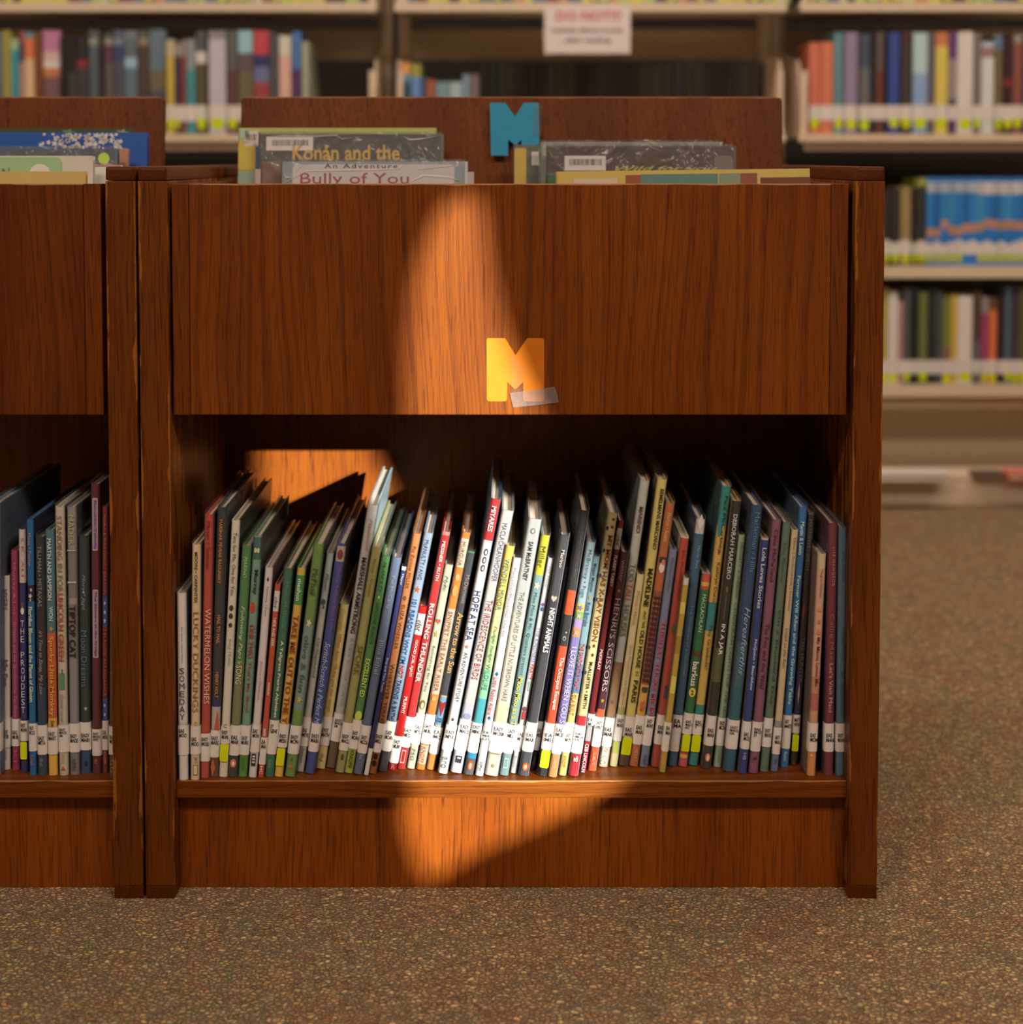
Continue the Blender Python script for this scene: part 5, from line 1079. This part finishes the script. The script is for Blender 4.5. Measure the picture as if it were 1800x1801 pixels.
for i, (a, b2, yt, nm, cols) in enumerate(LB):
    vis = 285 < (a + b2) / 2 < 440
    dots = {17: 1, 18: 1, 21: 1, 22: 1, 23: 1}
    far_book(a, b2, yt, SHELF_Z[1], '%s book, %s in the left steel bay row' % (nm, ORD[i]), 'books in the left steel bay', cols,
             lab=(186, 214) if i > 10 else None, dot=(207, 228) if i in dots else None, slant=-0.03 if i == 30 else 0)
RB = [(1424, 1443, 75, 'orange red', [(None, 'b85535')], 1), (1444, 1466, 74, 'plain orange', [(None, 'ba5a32')], 0), (1467, 1484, 57, 'teal grey', [(None, '4c7270')], 1),
      (1486, 1509, 57, 'mauve', [(None, '80647a')], 1), (1511, 1531, 60, 'charcoal with pale foot', [(120, '3c4048'), (None, '5a5450')], 1), (1532, 1540, 62, 'narrow black', [(None, '1a1a22')], 0),
      (1541, 1555, 57, 'brown', [(125, '55403a'), (None, '5c2c1c')], 0), (1556, 1562, 62, 'very narrow black', [(None, '15151c')], 0), (1563, 1583, 57, 'royal blue', [(None, '2b3b78')], 1),
      (1585, 1604, 54, 'dark wine', [(80, '40201f'), (None, '382a22')], 1), (1606, 1632, 58, 'silver blue', [(130, '98a6ac'), (None, '7484a2')], 1), (1633, 1644, 58, 'dusky mauve', [(None, '584a52')], 0),
      (1645, 1668, 57, 'yellow with orange top', [(82, 'b4602a'), (None, 'bd9c28')], 1), (1669, 1684, 58, 'purple and pink', [(104, '5c2c62'), (176, '8a7270'), (None, '4c2450')], 0),
      (1685, 1712, 56, 'wide cream', [(None, 'bdaa9c')], 1), (1713, 1726, 60, 'mottled brown grey', [(None, '6a5c56')], 1), (1727, 1749, 74, 'short white', [(84, '9a9a9a'), (102, '8c5a58'), (None, 'b6aaa4')], 0),
      (1750, 1764, 61, 'brown with blue top', [(88, '566674'), (None, '6a5232')], 1), (1765, 1782, 57, 'black wine with red mark', [(140, '301418'), (152, '7c1418'), (None, '301418')], 1),
      (1783, 1799, 62, 'rust', [(76, '8a7464'), (None, '7c3c30')], 1), (1800, 1816, 60, 'grey blue', [(None, '3c3844')], 0)]
for i, (a, b2, yt, nm, cols, dt) in enumerate(RB):
    o = RND.uniform(-2, 2)
    far_book(a, b2, yt, SHELF_Z[1], '%s book, %s on the upper row of the right bay' % (nm, ORD[i]), 'books in the right steel bay', cols,
             lab=(186, 212), dot=(208 + o, 228 + o) if dt else None, slant=0.0)
B2 = [(1552, 1566, 334, 'black', [(None, '2c2626')], 1), (1567, 1583, 332, 'very dark brown', [(None, '2c2020')], 1), (1584, 1603, 328, 'tan', [(None, '86683a')], 1),
      (1604, 1616, 330, 'near black', [(None, '241c1a')], 1), (1616, 1630, 314, 'black with yellow tip', [(328, '8a8214'), (None, '2c2826')], 1)]
for k in range(15):
    x = 1631 + k * 12.6
    ob = [402, 402, 388, 398, 400, 394, 394, 392, 386, 388, 390, 388, 390, 390, 390][k]
    B2.append((x, x + 12, 312 + (k * 7) % 3, 'blue', [(321, '2a6ca8'), (339 if k < 7 else 342, ('a09a98', '8c8a8c')[k % 2] if k < 7 else ('c4ae9e', 'a8988e')[k % 2]), (ob, ('0f6aa2', '0a5690', '1a70b0', '2c78a4')[(k * 5) % 4]), (ob + 15, 'ad7046'), (None, '0f64a0')], 1))
for i, (a, b2, yt, nm, cols, dt) in enumerate(B2):
    lb = 'blue series book with an orange band, %s of the blue run in the right bay' % ORD[i - 5] if nm == 'blue' else '%s book left of the blue series run in the right bay' % nm
    far_book(a, b2, yt, SHELF_Z[2], lb, 'books in the right steel bay', cols, lab=(422 + (i * 5) % 9, 448), dot=(447, 462) if i not in (10, 11) else None)
B3 = [(1548, 1562, 508, 'mustard', [(None, '9a7f16')], 1), (1563, 1580, 514, 'cream', [(None, 'c0aa9c')], 1), (1581, 1588, 530, 'narrow salmon', [(None, 'b07464')], 0), (1589, 1602, 508, 'grey brown', [(None, '4c4444')], 1),
      (1603, 1615, 506, 'black', [(None, '1a1a1a')], 0), (1616, 1632, 514, 'mottled green', [(None, '5c5c24')], 1), (1633, 1645, 508, 'blackish', [(None, '22241f')], 0), (1646, 1656, 512, 'iron grey', [(None, '3c3c42')], 0),
      (1657, 1673, 520, 'olive', [(612, '6a6820'), (None, '7c5044')], 1), (1674, 1684, 520, 'golden', [(None, 'ba8c0c')], 0), (1685, 1711, 521, 'wide white', [(None, 'c8b2aa')], 1), (1713, 1725, 514, 'brown', [(600, '4e3420'), (None, '5c5250')], 0),
      (1726, 1739, 522, 'magenta', [(552, '8a7470'), (None, '982c5c')], 1), (1740, 1754, 524, 'bright orange', [(546, '5c3c18'), (None, 'c2541c')], 1), (1756, 1767, 520, 'dark maroon', [(None, '2c1a1a')], 0),
      (1768, 1779, 505, 'slate blue', [(None, '46525e')], 1), (1780, 1791, 506, 'dark purple', [(None, '3c2a34')], 1), (1792, 1806, 506, 'dark olive', [(None, '4c4424')], 1)]
for i, (a, b2, yt, nm, cols, dt) in enumerate(B3):
    o = RND.uniform(-2, 2)
    far_book(a, b2, yt, SHELF_Z[3], '%s book, %s on the lowest row of the right bay' % (nm, ORD[i]), 'books in the right steel bay', cols,
             lab=(634, 658), dot=(655 + o, 673 + o) if dt else None)
MB = [(705, 722, 110, 'orange topped blue', [(130, 'c07820'), (144, '5a7484'), (None, '2c4048')], 0), (723, 741, 112, 'yellow topped blue', [(136, '80781c'), (None, '50709a')], 0), (742, 749, 134, 'navy', [(None, '34445c')], 0),
      (750, 766, 140, 'rust red', [(None, '8c4224')], 0), (767, 790, 144, 'sea green', [(None, '64787a')], 0), (791, 813, 144, 'grey with pale lettering', [(None, '8a9290')], 0), (814, 827, 131, 'blue grey', [(None, '687684')], 0), (828, 842, 131, 'brown grey', [(None, '6c544e')], 0)]
for i, (a, b2, yt, nm, cols, dt) in enumerate(MB):
    far_book(a, b2, yt, SHELF_Z[1], '%s book standing left in the middle steel bay' % nm, 'books in the middle steel bay', cols, Y=SY + 0.05)
# far side row under the back strip, its shade painted as dark covers
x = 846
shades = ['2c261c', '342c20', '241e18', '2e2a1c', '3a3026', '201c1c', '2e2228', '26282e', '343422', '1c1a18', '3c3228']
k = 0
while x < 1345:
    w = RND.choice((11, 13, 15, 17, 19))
    far_book(x, min(x + w, 1346), 108 + RND.uniform(-3, 6), SHELF_Z[1], 'book coloured dark for the shade in the far row behind the middle steel bay', 'dark far row books', [(None, shades[(k * 7) % 11])], Y=SY + 0.31, d=0.14, mode='B')
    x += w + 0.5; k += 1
# the feet of the books on the top shelf
x = -6
tops = [('b06a3c', 'orange'), ('4a5a5c', 'slate'), ('6c2c2c', 'red'), ('2a2a30', 'black'), ('8a9a3c', 'green'), ('b0a080', 'cream'), ('3a5a70', 'blue'), ('26201e', 'dark brown'), ('b89a2c', 'yellow')]
k = 0
while x < 1806:
    if 655 < x < 690 or 1392 < x < 1404:
        x += 8; continue
    w = RND.choice((13, 15, 18, 21, 24))
    if x < 655: w = min(w, 656 - x)
    elif x < 1392: w = min(w, 1392 - x)
    if w < 6: x += w; continue
    hx, nm = tops[RND.randrange(9)]
    bay = 'left' if x < 655 else 'middle' if x < 1392 else 'right'
    Yb = SY + 0.02
    far_book(x, x + w, -150 + RND.uniform(-10, 10), SHELF_Z[0], '%s book on the topmost shelf of the %s bay, only its foot in view' % (nm, bay), 'books on the topmost steel shelf',
             [(None, hx)], Y=Yb, lab=(-45, -18), dot=(-14, 3) if (RND.random() < (0.6 if x > 900 else 0.3)) else None)
    x += w + 0.7; k += 1
# things lying on the base deck of the right bay
def flat_book(x0, x1, y0, y1, z, Y, hx, label, nm='lying_book'):
    X0_, X1_ = xat(x0, Y, z), xat(x1, Y, z); th = (y1 - y0) / FPX * Y
    r = empty(nm, ((X0_ + X1_) / 2, Y, z + 0.0005), label, 'book')
    m = mat_paint(alb(hx, 'B'), 0.45, 0.1); w = (X1_ - X0_) / 2
    bm = bmesh.new(); box(bm, -w, w, 0, 0.07, 0, 0.0025, 0.0006); box(bm, -w, w, 0, 0.07, th - 0.0025, th, 0.0006); box(bm, -w, -w + 0.003, 0, 0.07, 0.001, th - .001, 0.0006)
    mesh_obj('cover', bm, m, r)
    bm = bmesh.new(); box(bm, -w + 0.0035, w - 0.003, 0.003, 0.067, 0.0028, th - 0.0028); mesh_obj('page_block', bm, PAGES, r)
flat_book(1500, 1671, 824, 836, ZB_TOP, SY - 0.10, 'd4c2c0', 'white book lying flat on the base deck beside the right bin post')
flat_book(1774, 1850, 823, 834, ZB_TOP, SY - 0.08, 'd4583c', 'red orange book lying flat at the right end of the base deck')
flat_book(1716, 1768, 828, 834, ZB_TOP, SY - 0.06, '4a3630', 'thin dark book lying flat left of the red orange book')

# ------------------------------------------------------------------ the mesh print, made in one go
flush_text()
